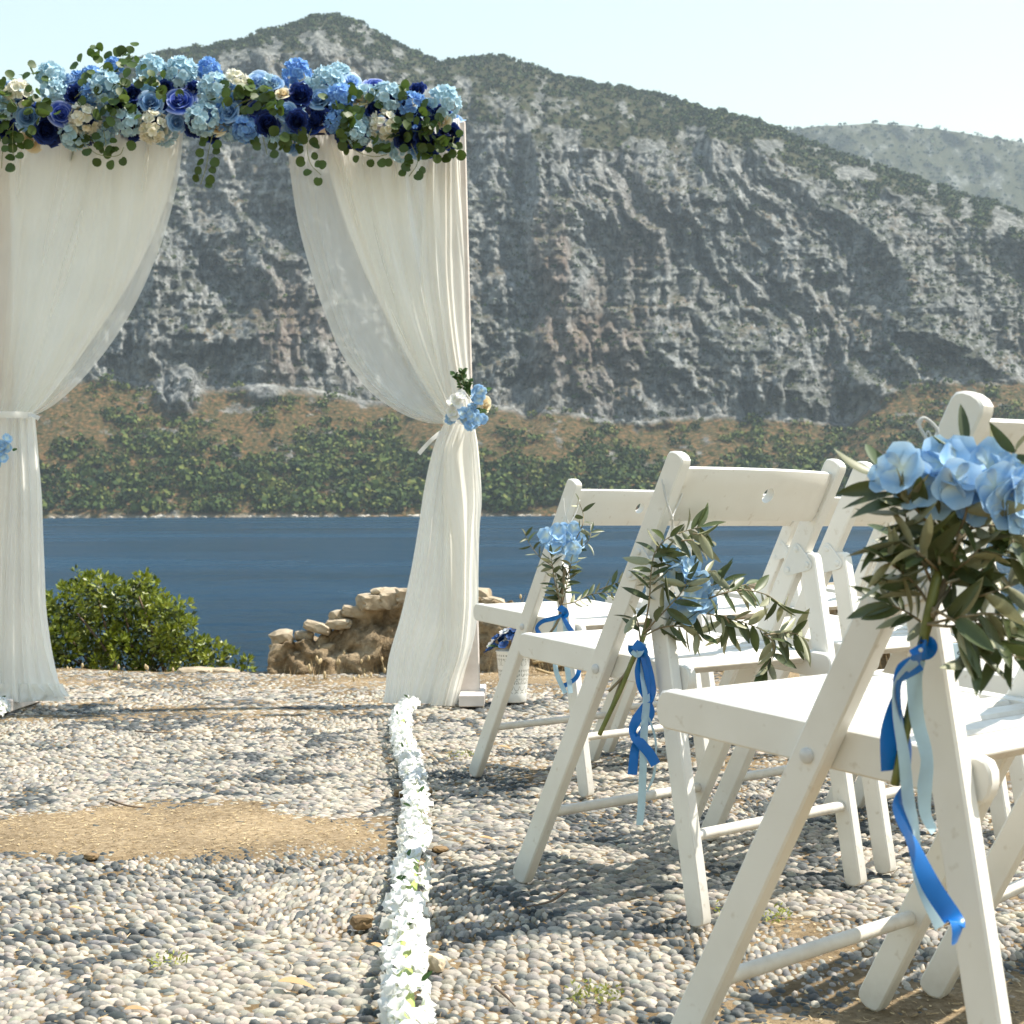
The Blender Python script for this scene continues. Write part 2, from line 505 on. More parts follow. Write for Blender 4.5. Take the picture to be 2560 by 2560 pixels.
# surface tilt -> where soil and scrub can hold on
dx = np.gradient(np.stack([Xn, Yn, Zn], -1), axis=0); dr = np.gradient(np.stack([Xn, Yn, Zn], -1), axis=1)
nrm = np.cross(dx, dr); nrm /= np.linalg.norm(nrm, axis=-1, keepdims=True) + 1e-9
nz = np.abs(nrm[..., 2])
vn = fbm(TX * 95, EL * 110, oct=5, gain=0.6, seed=101)
veg = np.where(zone == 0, 0.95, np.where(zone == 1, 0.0, 1.0))
gul = sstep(-0.05, -0.55, r2 + 0.35 * r1 + 0.35 * vn)
veg = np.where(zone == 1, np.clip(np.maximum(sstep(0.62, 0.92, nz + 0.36 * vn) * 0.75, 0.22 * gul), 0, 1), veg)
veg = np.where(zone == 1, np.maximum(veg, 0.9 * sstep(0.05, -0.40, r1 + 0.45 * vn + 0.25 * (r2 + 0.2)) * sstep(0.30, 0.80, frac)), veg)
veg = np.where(zone == 2, np.clip(0.30 + 1.5 * sstep(-0.25, 0.35, vn + 0.5 * (frac - 0.25)), 0, 1) * sstep(0.3, 0.62, nz + 0.25 * vn + 0.25 * (X19 > 830)), veg)
veg = np.where(zone == 0, np.clip(1.0 - 0.7 * sstep(0.28, 0.46, fbm(TX * 70, EL * 130, oct=5, gain=0.6, seed=111)) - sstep(0.9, 1.0, frac), 0, 1), veg)
veg = veg * (1 - np.clip(oc * 1.6, 0, 1)) * (1 - np.clip(oc2 * 1.3, 0, 1))
stain = np.exp(-(((X19 - 1110) / 150) ** 2 + ((EL - el_of(X19, 560)) * F_PX / K / 170) ** 2)) + 0.7 * np.exp(-(((X19 - 560) / 120) ** 2 + ((EL - el_of(X19, 620)) * F_PX / K / 120) ** 2))
stain = np.clip(stain, 0, 1) * sstep(0.0, 0.45, fbm(TX * 38, EL * 22, oct=5, seed=121) + 0.12) * 0.75 * (zone == 1)
shore = np.where((zone == 0), sstep(0.03, 0.012, frac) * sstep(-0.3, 0.3, fbm(TX * 150, 2.0, oct=3, seed=131) + 0.1), 0)
me = np_mesh('mountain', P, grid_faces(NC, NR)[:, ::-1], M['mountain'], True)
set_attr(me, 'dry', np.where(zone == 0, 1.0, np.where(zone == 1, sstep(-0.1, 0.4, fbm(TX * 70, EL * 70, oct=4, seed=181)) * 0.9, 0.15)).ravel()); set_attr(me, 'veg', veg.ravel()); set_attr(me, 'stain', stain.ravel()); set_attr(me, 'shore', shore.ravel())
top('mountain', me, 'grey limestone mountain with steep cliffs across the bay', kind='structure', fore=False)

# far ridge on the right, beyond the mountain
NC2, NR2 = 260, 60
tx2 = np.linspace(0.05, 0.52, NC2); x2 = (tx2 * F_PX + 1280) / K
ey = np.interp(x2, [1300, 1400, 1480, 1560, 1640, 1700, 1770, 1850, 1932, 2200, 2500], [330, 275, 247, 239, 234, 237, 245, 258, 270, 330, 400])
eR = el_of(x2, ey) + 0.0008 * fbm(tx2 * 160, 0.4, oct=4, seed=141)
T2 = np.linspace(0, 1, NR2)[None, :]
Yr = 2050 + 550 * T2 + 45 * fbm(tx2[:, None] * 26 + T2 * 2, T2 * 3, oct=5, seed=151, ridged=True)
Er = 0.05 + (eR[:, None] - 0.05) * (1 - (1 - T2) ** 1.3)
Pr = np.stack([tx2[:, None] * Yr, Yr, CZ + Er * Yr], -1)
me = np_mesh('far_ridge', Pr.reshape(-1, 3), grid_faces(NC2, NR2)[:, ::-1], M['mountain'], True)
vr = np.clip(1.0 - 0.55 * sstep(0.1, 0.5, fbm(tx2[:, None] * 150, T2 * 24, oct=5, gain=0.6, seed=161)), 0, 1)
set_attr(me, 'dry', vr.ravel() * 0.1); set_attr(me, 'veg', vr.ravel()); set_attr(me, 'stain', vr.ravel() * 0); set_attr(me, 'shore', vr.ravel() * 0)
top('far_ridge', me, 'hazy scrub covered ridge behind the mountain on the right', kind='structure', fore=False)

# scrub and low trees holding on to the slopes: leafy clumps, one mass per slope
def scrub_mat():
    m, nt, N, L, B = nodes_of('scrub_leaves')
    r = ramp(nt, [(0.0, (0.013, 0.026, 0.008)), (0.35, (0.032, 0.058, 0.013)), (0.65, (0.072, 0.104, 0.020)), (1.0, (0.140, 0.145, 0.034))])
    L.new(attr(nt, 'tone'), r.inputs[0]); L.new(r.outputs[0], B.inputs['Base Color'])
    B.inputs['Roughness'].default_value = 0.8; B.inputs['Specular IOR Level'].default_value = 0.2
    return m
M['scrub'] = scrub_mat()
def scatter_scrub(name, C, Rr, tone, nq, label, size=0.5, flat=0.8):
    """C (n,3) centres, Rr radii, nq leaf clumps per shrub"""
    n = len(C)
    d = rng.normal(size=(n, nq, 3)); d[..., 2] = np.abs(d[..., 2]) * 0.9 - 0.25
    d /= np.linalg.norm(d, axis=-1, keepdims=True)
    lob = 1 + 0.32 * np.sin(d[..., 0] * 4.1 + rng.uniform(0, 6, (n, 1))) * np.cos(d[..., 1] * 3.7 + rng.uniform(0, 6, (n, 1)))
    rad = Rr[:, None] * lob * rng.uniform(0.62, 1.05, (n, nq))
    cen = C[:, None, :] + d * rad[..., None] * np.array([1, 1, flat]) + np.array([0, 0, 0.35]) * Rr[:, None, None]
    nn = d + 0.55 * rng.normal(size=d.shape); nn /= np.linalg.norm(nn, axis=-1, keepdims=True)
    a = np.cross(nn, rng.normal(size=d.shape)); a /= np.linalg.norm(a, axis=-1, keepdims=True) + 1e-9
    b = np.cross(nn, a)
    s = (Rr[:, None] * size * rng.uniform(0.6, 1.15, (n, nq)))[..., None]
    q = np.stack([cen - a * s, cen - b * s * 0.8, cen + a * s, cen + b * s * 0.8], 2).reshape(-1, 3)
    me = np_mesh(name, q, np.arange(len(q)).reshape(-1, 4), M['scrub'], False)
    tv = tone[:, None] + 0.22 * rng.normal(size=(n, nq))
    set_attr(me, 'tone', np.repeat(np.clip(tv, 0, 1).ravel(), 4))
    return top(name, me, label, kind='stuff', fore=False)
cell = Yn * (tx[1] - tx[0])
def pick(weight, n):
    w = weight.ravel().astype(float); w /= w.sum()
    idx = rng.choice(len(w), n, p=w, replace=False)
    return P[idx], idx
inview = (np.abs(TX) < 0.46)
low = (zone == 0) & (frac > 0.02) & inview
wl = low * (0.10 + 1.9 * sstep(0.66, 0.22, frac + 0.55 * fbm(TX * 17, EL * 26, oct=4, seed=171) - 0.12 * sstep(900, 1300, X19)) + 0.8 * sstep(0.05, 0.4, fbm(TX * 50, EL * 80, oct=3, seed=172))) * cell * (1 - np.clip(oc + oc2, 0, 1))
C, ix = pick(wl, 5200)
fr = frac.ravel()[ix]
Rr = (1.4 + 5.4 * rng.random(len(C)) ** 2.4) * (1.12 - 0.45 * fr)
scatter_scrub('shore_scrub', C, Rr, np.clip(0.45 + 0.25 * fr + 0.24 * rng.normal(size=len(C)), 0, 1), 38, 'green scrub and low trees on the slope above the shore', 0.30)
wu = (zone == 2) * inview * sstep(0.35, 0.7, veg) * cell
C, ix = pick(wu, 5200)
scatter_scrub('ridge_scrub', C, rng.uniform(1.2, 3.2, len(C)), np.clip(0.22 + 0.16 * rng.normal(size=len(C)), 0, 1), 16, 'olive green scrub on the upper mountain slope', 0.5)
wc = (zone == 1) * inview * (sstep(0.15, 0.6, veg) + 0.02) * cell
C, ix = pick(wc, 4600)
scatter_scrub('cliff_scrub', C, rng.uniform(0.8, 2.4, len(C)), np.clip(0.28 + 0.16 * rng.normal(size=len(C)), 0, 1), 12, 'scattered bushes growing from cracks in the cliff', 0.5)
idx = rng.choice(NC2 * NR2, 3200, replace=False, p=(vr.ravel() / vr.sum()))
scatter_scrub('far_scrub', Pr.reshape(-1, 3)[idx], rng.uniform(2.5, 6.0, 3200), np.clip(0.10 + 0.10 * rng.normal(size=3200), 0, 1), 10, 'fine scrub on the far hazy ridge', 0.55)
# pale boulders along the waterline
def boulder(seed, n=1):
    bm = bmesh.new(); bmesh.ops.create_icosphere(bm, subdivisions=n, radius=1)
    r = random.Random(seed)
    for v in bm.verts:
        v.co = v.co * (0.75 + 0.4 * r.random())
    out = ([v.co.copy() for v in bm.verts], [tuple(v.index for v in f.verts) for f in bm.faces]); bm.free()
    return out
VV, FF = [], []
for k in range(420):
    c = rng.integers(60, NC - 60); s = rng.uniform(0.3, 1.5) * (1.6 if rng.random() < 0.08 else 1)
    v, f = boulder(k); y = Y0[c] + rng.uniform(-0.5, 5); o = len(VV)
    VV += [(tx[c] * y + p.x * s * 1.7, y + p.y * s, SEA_Z + 0.2 + p.z * s * 0.8) for p in v]; FF += [tuple(i + o for i in q) for q in f]
top('shore_boulders', new_mesh('shore_boulders', VV, FF, simple_mat('shore_rock', (0.36, 0.32, 0.26), (0.55, 0.50, 0.42), 0.4, 0.85), False),
    'pale boulders strung along the far waterline', kind='stuff', fore=False)

# the air over the bay
def haze_box(x0, x1, y0, y1, z0, z1, density):
    V = [(x, y, z) for x in (x0, x1) for y in (y0, y1) for z in (z0, z1)]
    Fc = [(0, 1, 3, 2), (4, 6, 7, 5), (0, 4, 5, 1), (2, 3, 7, 6), (0, 2, 6, 4), (1, 5, 7, 3)]
    m = bpy.data.materials.new('haze_air'); m.use_nodes = True
    nt = m.node_tree; nt.nodes.remove(nt.nodes['Principled BSDF'])
    pv = nt.nodes.new('ShaderNodeVolumePrincipled')
    pv.inputs['Color'].default_value = (0.72, 0.87, 1.0, 1); pv.inputs['Density'].default_value = density
    pv.inputs['Anisotropy'].default_value = 0.2
    nt.links.new(pv.outputs[0], nt.nodes['Material Output'].inputs['Volume'])
    return top('haze', new_mesh('haze', V, Fc, m, False), 'thin blue haze in the air over the bay', kind='stuff', fore=False)
haze_box(-2700, 2700, -450, 3300, SEA_Z - 3, 1100, 0.00012)

# ================================================================== the terrace: sand, set pebbles, dry litter
def edge_y(x):
    return 7.25 + 0.12 * np.sin(np.asarray(x) * 1.7 + 0.6) + 0.10 * vnoise(np.asarray(x) * 1.3, 4.0, seed=3)
def pave_z(x, y):
    return -0.013 + 0.010 * vnoise(np.asarray(x) * 0.9, np.asarray(y) * 0.9, seed=7) * sstep(1.0, 3, y) * 0.6
def sandy(x, y):
    """how deep the pebbles are buried: 0 clear .. 1 covered"""
    x, y = np.asarray(x, float), np.asarray(y, float)
    w = 0.30 * fbm(x * 2.6, y * 3.2, oct=5, gain=0.6, seed=13)
    band = sstep(2.93, 3.10, y + w * 0.5) * sstep(3.60, 3.36, y + w) * sstep(-0.12, -0.42, x + 0.5 * w)
    n = fbm(x * 1.7 + 3, y * 1.7, oct=4, seed=17)
    right = sstep(0.08, 0.46, n + 0.42 * np.exp(-(((x - 0.42) / 0.55) ** 2 + ((y - 2.45) / 0.45) ** 2)) + 0.3 * np.exp(-(((x - 0.1) / 0.35) ** 2 + ((y - 3.1) / 0.25) ** 2))) * sstep(-0.15, 0.15, x) * sstep(4.6, 3.6, y)
    far = sstep(5.9, 6.8, y + w) * (0.35 + 0.5 * sstep(-0.1, 0.4, n))
    mid = 0.4 * sstep(0.30, 0.6, fbm(x * 1.3 - 5, y * 2.4, oct=4, seed=19))
    far2 = 0.5 * sstep(0.2, 0.5, fbm(x * 1.1 + 15, y * 3.4, oct=3, seed=20)) * sstep(4.3, 5.2, y)
    rightfar = sstep(0.7, 1.2, x) * sstep(4.8, 5.6, y)
    return np.clip(np.maximum.reduce([band, 0.92 * right, far, mid, far2, rightfar]), 0, 1)
def sand_z(x, y):
    s = sandy(x, y)
    fine = 0.0022 * fbm(np.asarray(x) * 30, np.asarray(y) * 30, oct=3, seed=23)
    return pave_z(x, y) + 0.0045 + s * (0.0078 + 0.003 * fbm(np.asarray(x) * 7, np.asarray(y) * 7, oct=3, seed=29)) + fine
xs = np.concatenate([-16 * np.linspace(1, 0.0, 16)[:-1] ** 1.5 - 3.0, np.arange(-3.0, 3.31, 0.03), 3.32 + 16 * np.linspace(0.0, 1, 16)[1:] ** 1.5])
ys = np.concatenate([np.linspace(-9, 1.1, 12)[:-1], np.arange(1.1, 7.0, 0.03), np.arange(7.0, 9.0, 0.06), np.linspace(9.0, 60, 22)])
GX, GY = np.meshgrid(xs, ys, indexing='ij')
ey = edge_y(GX)
over = np.clip(GY - ey, 0, None)
GZ = sand_z(GX, GY)
drop = -0.10 * sstep(0, 0.25, over) - 0.40 * np.clip(over - 0.15, 0, None) * (1 + 0.3 * fbm(GX * 0.6, GY * 0.6, oct=4, seed=33)) + 0.10 * sstep(0.05, 0.5, over) * fbm(GX * 1.6, GY * 1.6, oct=4, seed=35)
GZ = GZ + drop
def sand_mat():
    m, nt, N, L, B = nodes_of('sandy_ground')
    n1 = noise(nt, 3.0, 5); n2 = noise(nt, 60, 6, 0.7); n3 = noise(nt, 220, 3, 0.6)
    r = ramp(nt, [(0.30, (0.19, 0.148, 0.096)), (0.50, (0.295, 0.237, 0.16)), (0.68, (0.40, 0.332, 0.24))])
    L.new(n2.outputs[0], r.inputs[0])
    r2 = ramp(nt, [(0.35, (0.66, 0.62, 0.57)), (0.65, (1.10, 1.04, 0.95))])
    L.new(n1.outputs[0], r2.inputs[0])
    c = mixc(nt, 1.0, r.outputs[0], r2.outputs[0], 'MULTIPLY')
    r3 = ramp(nt, [(0.32, (0.45, 0.42, 0.38)), (0.45, (1, 1, 1))])
    L.new(n3.outputs[0], r3.inputs[0])
    c = mixc(nt, 0.7, c, r3.outputs[0], 'MULTIPLY')
    c = mixc(nt, attr(nt, 'sandy'), mixc(nt, 1.0, c, (0.62, 0.58, 0.52), 'MULTIPLY'), c)
    L.new(c, B.inputs['Base Color']); B.inputs['Roughness'].default_value = 0.95; B.inputs['Specular IOR Level'].default_value = 0.1
    bump(nt, B, n3.outputs[0], 0.7, 0.004)
    return m
M['sand'] = sand_mat()
me = np_mesh('terrace', np.stack([GX, GY, GZ], -1).reshape(-1, 3), grid_faces(len(xs), len(ys)), M['sand'], True)
set_attr(me, 'sandy', sandy(GX, GY).ravel())
terrace = top('pebble_pavement', me, 'pebble mosaic pavement with patches of bare sand', kind='structure')

def pebble_mat(name, per_object):
    m, nt, N, L, B = nodes_of(name)
    if per_object:
        c = N.new('ShaderNodeObjectInfo').outputs['Color']
    else:
        c = attr(nt, 'tone', 'Color')
    tc = N.new('ShaderNodeTexCoord')
    n = noise(nt, 130, 4, 0.6, vec=N.new('ShaderNodeNewGeometry').outputs['Position'])
    r = ramp(nt, [(0.30, (0.74, 0.73, 0.72)), (0.55, (1, 1, 1)), (0.75, (1.10, 1.07, 1.02))])
    L.new(n.outputs[0], r.inputs[0])
    c2 = mixc(nt, 1.0, c, r.outputs[0], 'MULTIPLY')
    # sandy dust caught low on the stones
    L.new(c2, B.inputs['Base Color']); B.inputs['Roughness'].default_value = 0.62; B.inputs['Specular IOR Level'].default_value = 0.3
    bump(nt, B, n.outputs[0], 0.25, 0.002)
    return m
M['pebble'] = pebble_mat('pebble_stone', False)
M['pebble_single'] = pebble_mat('pebble_stone_single', True)

sites, sang, sdark, stone = [], [], [], []
for k in range(5000):
    p = np.array([rng.uniform(-3.2, 3.4), rng.uniform(1.3, 7.6)])
    dmin = 0.30 + 0.10 * rng.random()
    if all((p[0] - q[0]) ** 2 + (p[1] - q[1]) ** 2 > dmin ** 2 for q in sites):
        sites.append(p); sang.append(rng.normal(0, 0.30) + (PI / 2 if rng.random() < 0.33 else 0))
        sdark.append(rng.random() < 0.03); stone.append(rng.random())
sites = np.array(sites); sang = np.array(sang); stone = np.array(stone); sdark = np.array(sdark)
cand = []
for k in range(len(sites)):
    big = 1.0 if sites[k][1] < 3.2 else (1.15 if sites[k][1] < 4.2 else (1.35 if sites[k][1] < 5.4 else 1.65))
    rw, rl = 0.0126 * big * rng.uniform(0.86, 1.14), 0.0222 * big * rng.uniform(0.85, 1.12)
    n = int(0.42 / rw) + 1
    i, j = np.meshgrid(np.arange(-n, n), np.arange(-n, n), indexing='ij')
    curv = rng.normal(0, 0.5)
    a = (j + 0.5 * (i % 2) + rng.normal(0, 0.13, i.shape)) * rl; b = (i + rng.normal(0, 0.13, i.shape)) * rw
    b = b + curv * a * a
    c, s = math.cos(sang[k]), math.sin(sang[k])
    x = sites[k][0] + a * c - b * s; y = sites[k][1] + a * s + b * c
    ok = (np.abs(x) < 0.345 * y + 0.48 + 0.45 * fbm(x * 2.5, y * 2.5, oct=4, gain=0.65, seed=57)) & (y > 1.45) & (y < edge_y(x) - 0.05) & ((x - sites[k][0]) ** 2 + (y - sites[k][1]) ** 2 < 0.2)
    x, y, a = x[ok], y[ok], a[ok]
    if len(x): cand.append(np.stack([x, y, np.full(len(x), k), sang[k] + np.arctan(2 * curv * a), np.full(len(x), rl), np.full(len(x), rw)], 1))
cand = np.concatenate(cand)
keep = []
own = np.zeros(len(cand), bool); gapd = np.zeros(len(cand))
for s0 in range(0, len(cand), 20000):
    c = cand[s0:s0 + 20000]
    dd = np.sqrt((c[:, None, 0] - sites[None, :, 0]) ** 2 + (c[:, None, 1] - sites[None, :, 1]) ** 2)
    part2 = np.partition(dd, 1, axis=1)
    own[s0:s0 + 20000] = dd.argmin(1) == c[:, 2]; gapd[s0:s0 + 20000] = part2[:, 1] - part2[:, 0]
cand, gapd = cand[own], gapd[own]
occ = {}; sel = []
for i in rng.permutation(len(cand)):
    x, y = cand[i, 0], cand[i, 1]; m = 0.62 * cand[i, 5]
    gx, gy = int(x / 0.02), int(y / 0.02); hit = False
    for a in (-1, 0, 1):
        for b in (-1, 0, 1):
            for (px, py) in occ.get((gx + a, gy + b), ()):
                if (px - x) ** 2 + (py - y) ** 2 < m * m: hit = True; break
            if hit: break
        if hit: break
    if not hit:
        occ.setdefault((gx, gy), []).append((x, y)); sel.append(i)
pb = cand[np.array(sel)]; gapd = gapd[np.array(sel)]
sd = sandy(pb[:, 0], pb[:, 1])
keepm = rng.random(len(pb)) > sstep(0.65, 1.0, sd) * 0.78
pb, gapd, sd = pb[keepm], gapd[keepm], sd[keepm]
n = len(pb); dom = pb[:, 2].astype(int)
PAL = np.array([[0.60, 0.54, 0.445], [0.48, 0.442, 0.375], [0.365, 0.35, 0.312], [0.255, 0.255, 0.245], [0.130, 0.142, 0.142], [0.082, 0.094, 0.097]])
u = rng.random(n) * 0.9 + 0.25 * (stone[dom] - 0.5) + 0.12 * vnoise(pb[:, 0] * 3, pb[:, 1] * 3, seed=37)
ci = np.select([u < 0.30, u < 0.60, u < 0.82], [0, 1, 2], 3)
pairdark = vnoise(pb[:, 0] * 2.4 + 7, pb[:, 1] * 2.4, seed=39) > -0.35
dk = ((gapd < 0.034) & pairdark) | sdark[dom] | (vnoise(pb[:, 0] * 5, pb[:, 1] * 5, seed=43) > 0.58)
ci = np.where(dk & (rng.random(n) < 0.82), np.where(rng.random(n) < 0.5, 4, 5), ci)
ci = np.where((~dk) & (rng.random(n) < 0.07), 4, ci)
PC = PAL[ci] * 0.66 * rng.uniform(0.78, 1.18, (n, 1)) * (1 + rng.normal(0, 0.02, (n, 3)))
la = pb[:, 4] * rng.uniform(0.40, 0.66, n); lb = pb[:, 5] * rng.uniform(0.46, 0.66, n)
hh = rng.uniform(0.0075, 0.0145, n)
sz_ = np.exp(rng.normal(0, 0.17, n)); la *= sz_ * 1.08; lb *= sz_ * 1.08
pz = pave_z(pb[:, 0], pb[:, 1]) - 0.001
tl = rng.normal(0, 0.16, (n, 2))
def pebble_shape(seg, prof):
    V = []
    for r, z in prof:
        for k in range(seg):
            a = 2 * PI * k / seg; V.append((r * math.cos(a), r * math.sin(a), z))
    V.append((0, 0, 1.0))
    T = []
    for i in range(len(prof) - 1):
        for k in range(seg):
            k2 = (k + 1) % seg
            T += [(i * seg + k, i * seg + k2, (i + 1) * seg + k2), (i * seg + k, (i + 1) * seg + k2, (i + 1) * seg + k)]
    o = (len(prof) - 1) * seg
    T += [(o + k, o + (k + 1) % seg, len(V) - 1) for k in range(seg)]
    return np.array(V), np.array(T)
vis = (np.abs(pb[:, 0]) < 0.335 * pb[:, 1]) & (pb[:, 1] > 1.99) & (sd < 0.35)
score = np.where(vis, la * lb / pb[:, 1] ** 3, 0)
single = np.zeros(n, bool); single[np.argsort(-score)[:300]] = True
def pebble_verts(S, ids):
    a = pb[ids, 3] + rng.normal(0, 0.14, len(ids)); c, s = np.cos(a)[:, None], np.sin(a)[:, None]
    jit = 1 + rng.normal(0, 0.07, (len(ids), len(S)))
    lx = S[None, :, 0] * la[ids, None] * jit; ly = S[None, :, 1] * lb[ids, None] * jit; lz = S[None, :, 2] * hh[ids, None]
    lz = lz + lx * tl[ids, 0:1] + ly * tl[ids, 1:2]
    return np.stack([pb[ids, 0:1] + lx * c - ly * s, pb[ids, 1:2] + lx * s + ly * c, pz[ids, None] + lz], -1)
Vs, Ts, Cs = [], [], []; off = 0
for lo, hi, seg, prof in ((0, 2.9, 8, [(1, -0.2), (0.97, 0.35), (0.66, 0.82)]), (2.9, 4.3, 6, [(1.0, -0.1), (0.78, 0.66)]), (4.3, 99, 5, [(1.0, -0.1), (0.78, 0.66)])):
    ids = np.where((pb[:, 1] >= lo) & (pb[:, 1] < hi) & ~single)[0]
    S, T = pebble_shape(seg, prof)
    v = pebble_verts(S, ids)
    Vs.append(v.reshape(-1, 3)); Ts.append((T[None] + (np.arange(len(ids)) * len(S))[:, None, None]).reshape(-1, 3) + off)
    Cs.append(np.repeat(PC[ids], len(S), 0)); off += v.shape[0] * v.shape[1]
me = np_mesh('pebble_field', np.concatenate(Vs), np.concatenate(Ts), M['pebble'], True)
set_attr(me, 'tone', np.concatenate(Cs))
tag(part('pebble_field', me, terrace), kind='stuff')
S, T = pebble_shape(9, [(1, -0.2), (1.0, 0.25), (0.84, 0.65), (0.5, 0.92)])
shapes = []
for k in range(6):
    j = 1 + rng.normal(0, 0.05, (len(S), 1)); shapes.append(np_mesh('pebble', S * j, T, M['pebble_single'], True))
for i in np.where(single)[0]:
    o = part('pebble', shapes[i % 6], terrace)
    o.location = (pb[i, 0], pb[i, 1], pz[i]); o.scale = (la[i], lb[i], hh[i]); o.rotation_euler = (tl[i, 1] * 0.6, -tl[i, 0] * 0.6, pb[i, 3])
    o.color = (*PC[i], 1)

# dry straw, thickest where the sand is bare
def straw_mat():
    m, nt, N, L, B = nodes_of('dry_straw')
    r = ramp(nt, [(0.0, (0.14, 0.085, 0.04)), (0.5, (0.33, 0.235, 0.115)), (1.0, (0.52, 0.41, 0.24))])
    L.new(attr(nt, 'tone'), r.inputs[0]); L.new(r.outputs[0], B.inputs['Base Color']); B.inputs['Roughness'].default_value = 0.8
    return m
M['straw'] = straw_mat()
def straws(name, n, wfun, lmin, lmax, w, lift, label, parent):
    pts = []
    while len(pts) < n:
        y = 1.7 + 5.6 * rng.random(4000) ** 1.3; x = (rng.random(4000) * 2 - 1) * (0.345 * y + 0.4)
        k = rng.random(4000) < wfun(x, y)
        pts += list(zip(x[k], y[k]))
    pts = np.array(pts[:n]); x, y = pts[:, 0], pts[:, 1]
    z = np.maximum(sand_z(x, y), pave_z(x, y) + 0.012 * (sandy(x, y) < 0.5)) + rng.uniform(0.001, lift, n)
    a = rng.uniform(0, 2 * PI, n); ln = rng.uniform(lmin, lmax, n); be = rng.normal(0, 0.5, n); tz = rng.normal(0, 0.15, n)
    rows = []
    for t in (-0.5, 0.0, 0.5):
        aa = a + be * t
        cx, cy, cz = x + np.cos(aa) * ln * t, y + np.sin(aa) * ln * t, z + tz * ln * t + 0.2 * ln * t * t
        ww = w * (1 - 0.6 * abs(t)) * rng.uniform(0.6, 1.3, n)
        rows += [np.stack([cx - np.sin(aa) * ww, cy + np.cos(aa) * ww, cz], -1), np.stack([cx + np.sin(aa) * ww, cy - np.cos(aa) * ww, cz + ww * 0.8], -1)]
    Vv = np.stack(rows, 1)
    Fq = np.array([[0, 1, 3, 2], [2, 3, 5, 4]])
    me = np_mesh(name, Vv.reshape(-1, 3), (Fq[None] + (np.arange(n) * 6)[:, None, None]).reshape(-1, 4), M['straw'], False)
    set_attr(me, 'tone', np.repeat(np.clip(rng.normal(0.55, 0.28, n), 0, 1), 6))
    return tag(part(name, me, parent), label, kind='stuff')
straws('dry_straw', 12000, lambda x, y: 0.02 + 0.95 * sstep(0.35, 0.9, sandy(x, y)) * np.where(x < 0.1, 1, 0.45), 0.004, 0.022, 0.0006, 0.004, 'dry straw and grass bits strewn on the sand', terrace)
straws('sand_crumbs', 2600, lambda x, y: 0.02 + 0.9 * sstep(0.3, 0.8, sandy(x, y)), 0.003, 0.010, 0.0016, 0.003, 'small dark crumbs and bits of bark on the sand', terrace)
straws('leaf_litter', 1500, lambda x, y: 0.25 + 0.3 * (vnoise(x * 3, y * 3, seed=51) > 0.2), 0.004, 0.014, 0.0014, 0.003, 'crumbs of dead leaf caught between the pebbles', terrace)

# ================================================================== folding chairs
XF, XT, HT = 0.2251, -0.1816, 0.770     # long post: front foot, top of the back
PW_, PT_ = 0.038, 0.0235                  # post width (seen from the side) and thickness
CW = 0.2095                              # half width to the middle of the posts
def Lp(t): return Vector((XF + (XT - XF) * t, HT * t))
def bar_outline(a, b, w, ra=True, rb=True, n=6, asym=True):
    """side-view outline of a bar from a to b with rounded ends"""
    a, b = Vector(a), Vector(b); d = (b - a).normalized(); p = Vector((-d.y, d.x)) * w / 2
    out = []
    def cap(c, dirn, pl, pr, rnd):
        if not rnd: return [c + pl, c + pr]
        r = []
        for k in range(n + 1):
            t = PI * k / n
            r.append(c - dirn * w * 0.36 + pl * math.cos(t) + dirn * (w * 0.36) * math.sin(t) ** 0.8)
        return r
    out += cap(b, d, p, -p, rb)
    out += cap(a, -d, -p, p, ra)
    return out
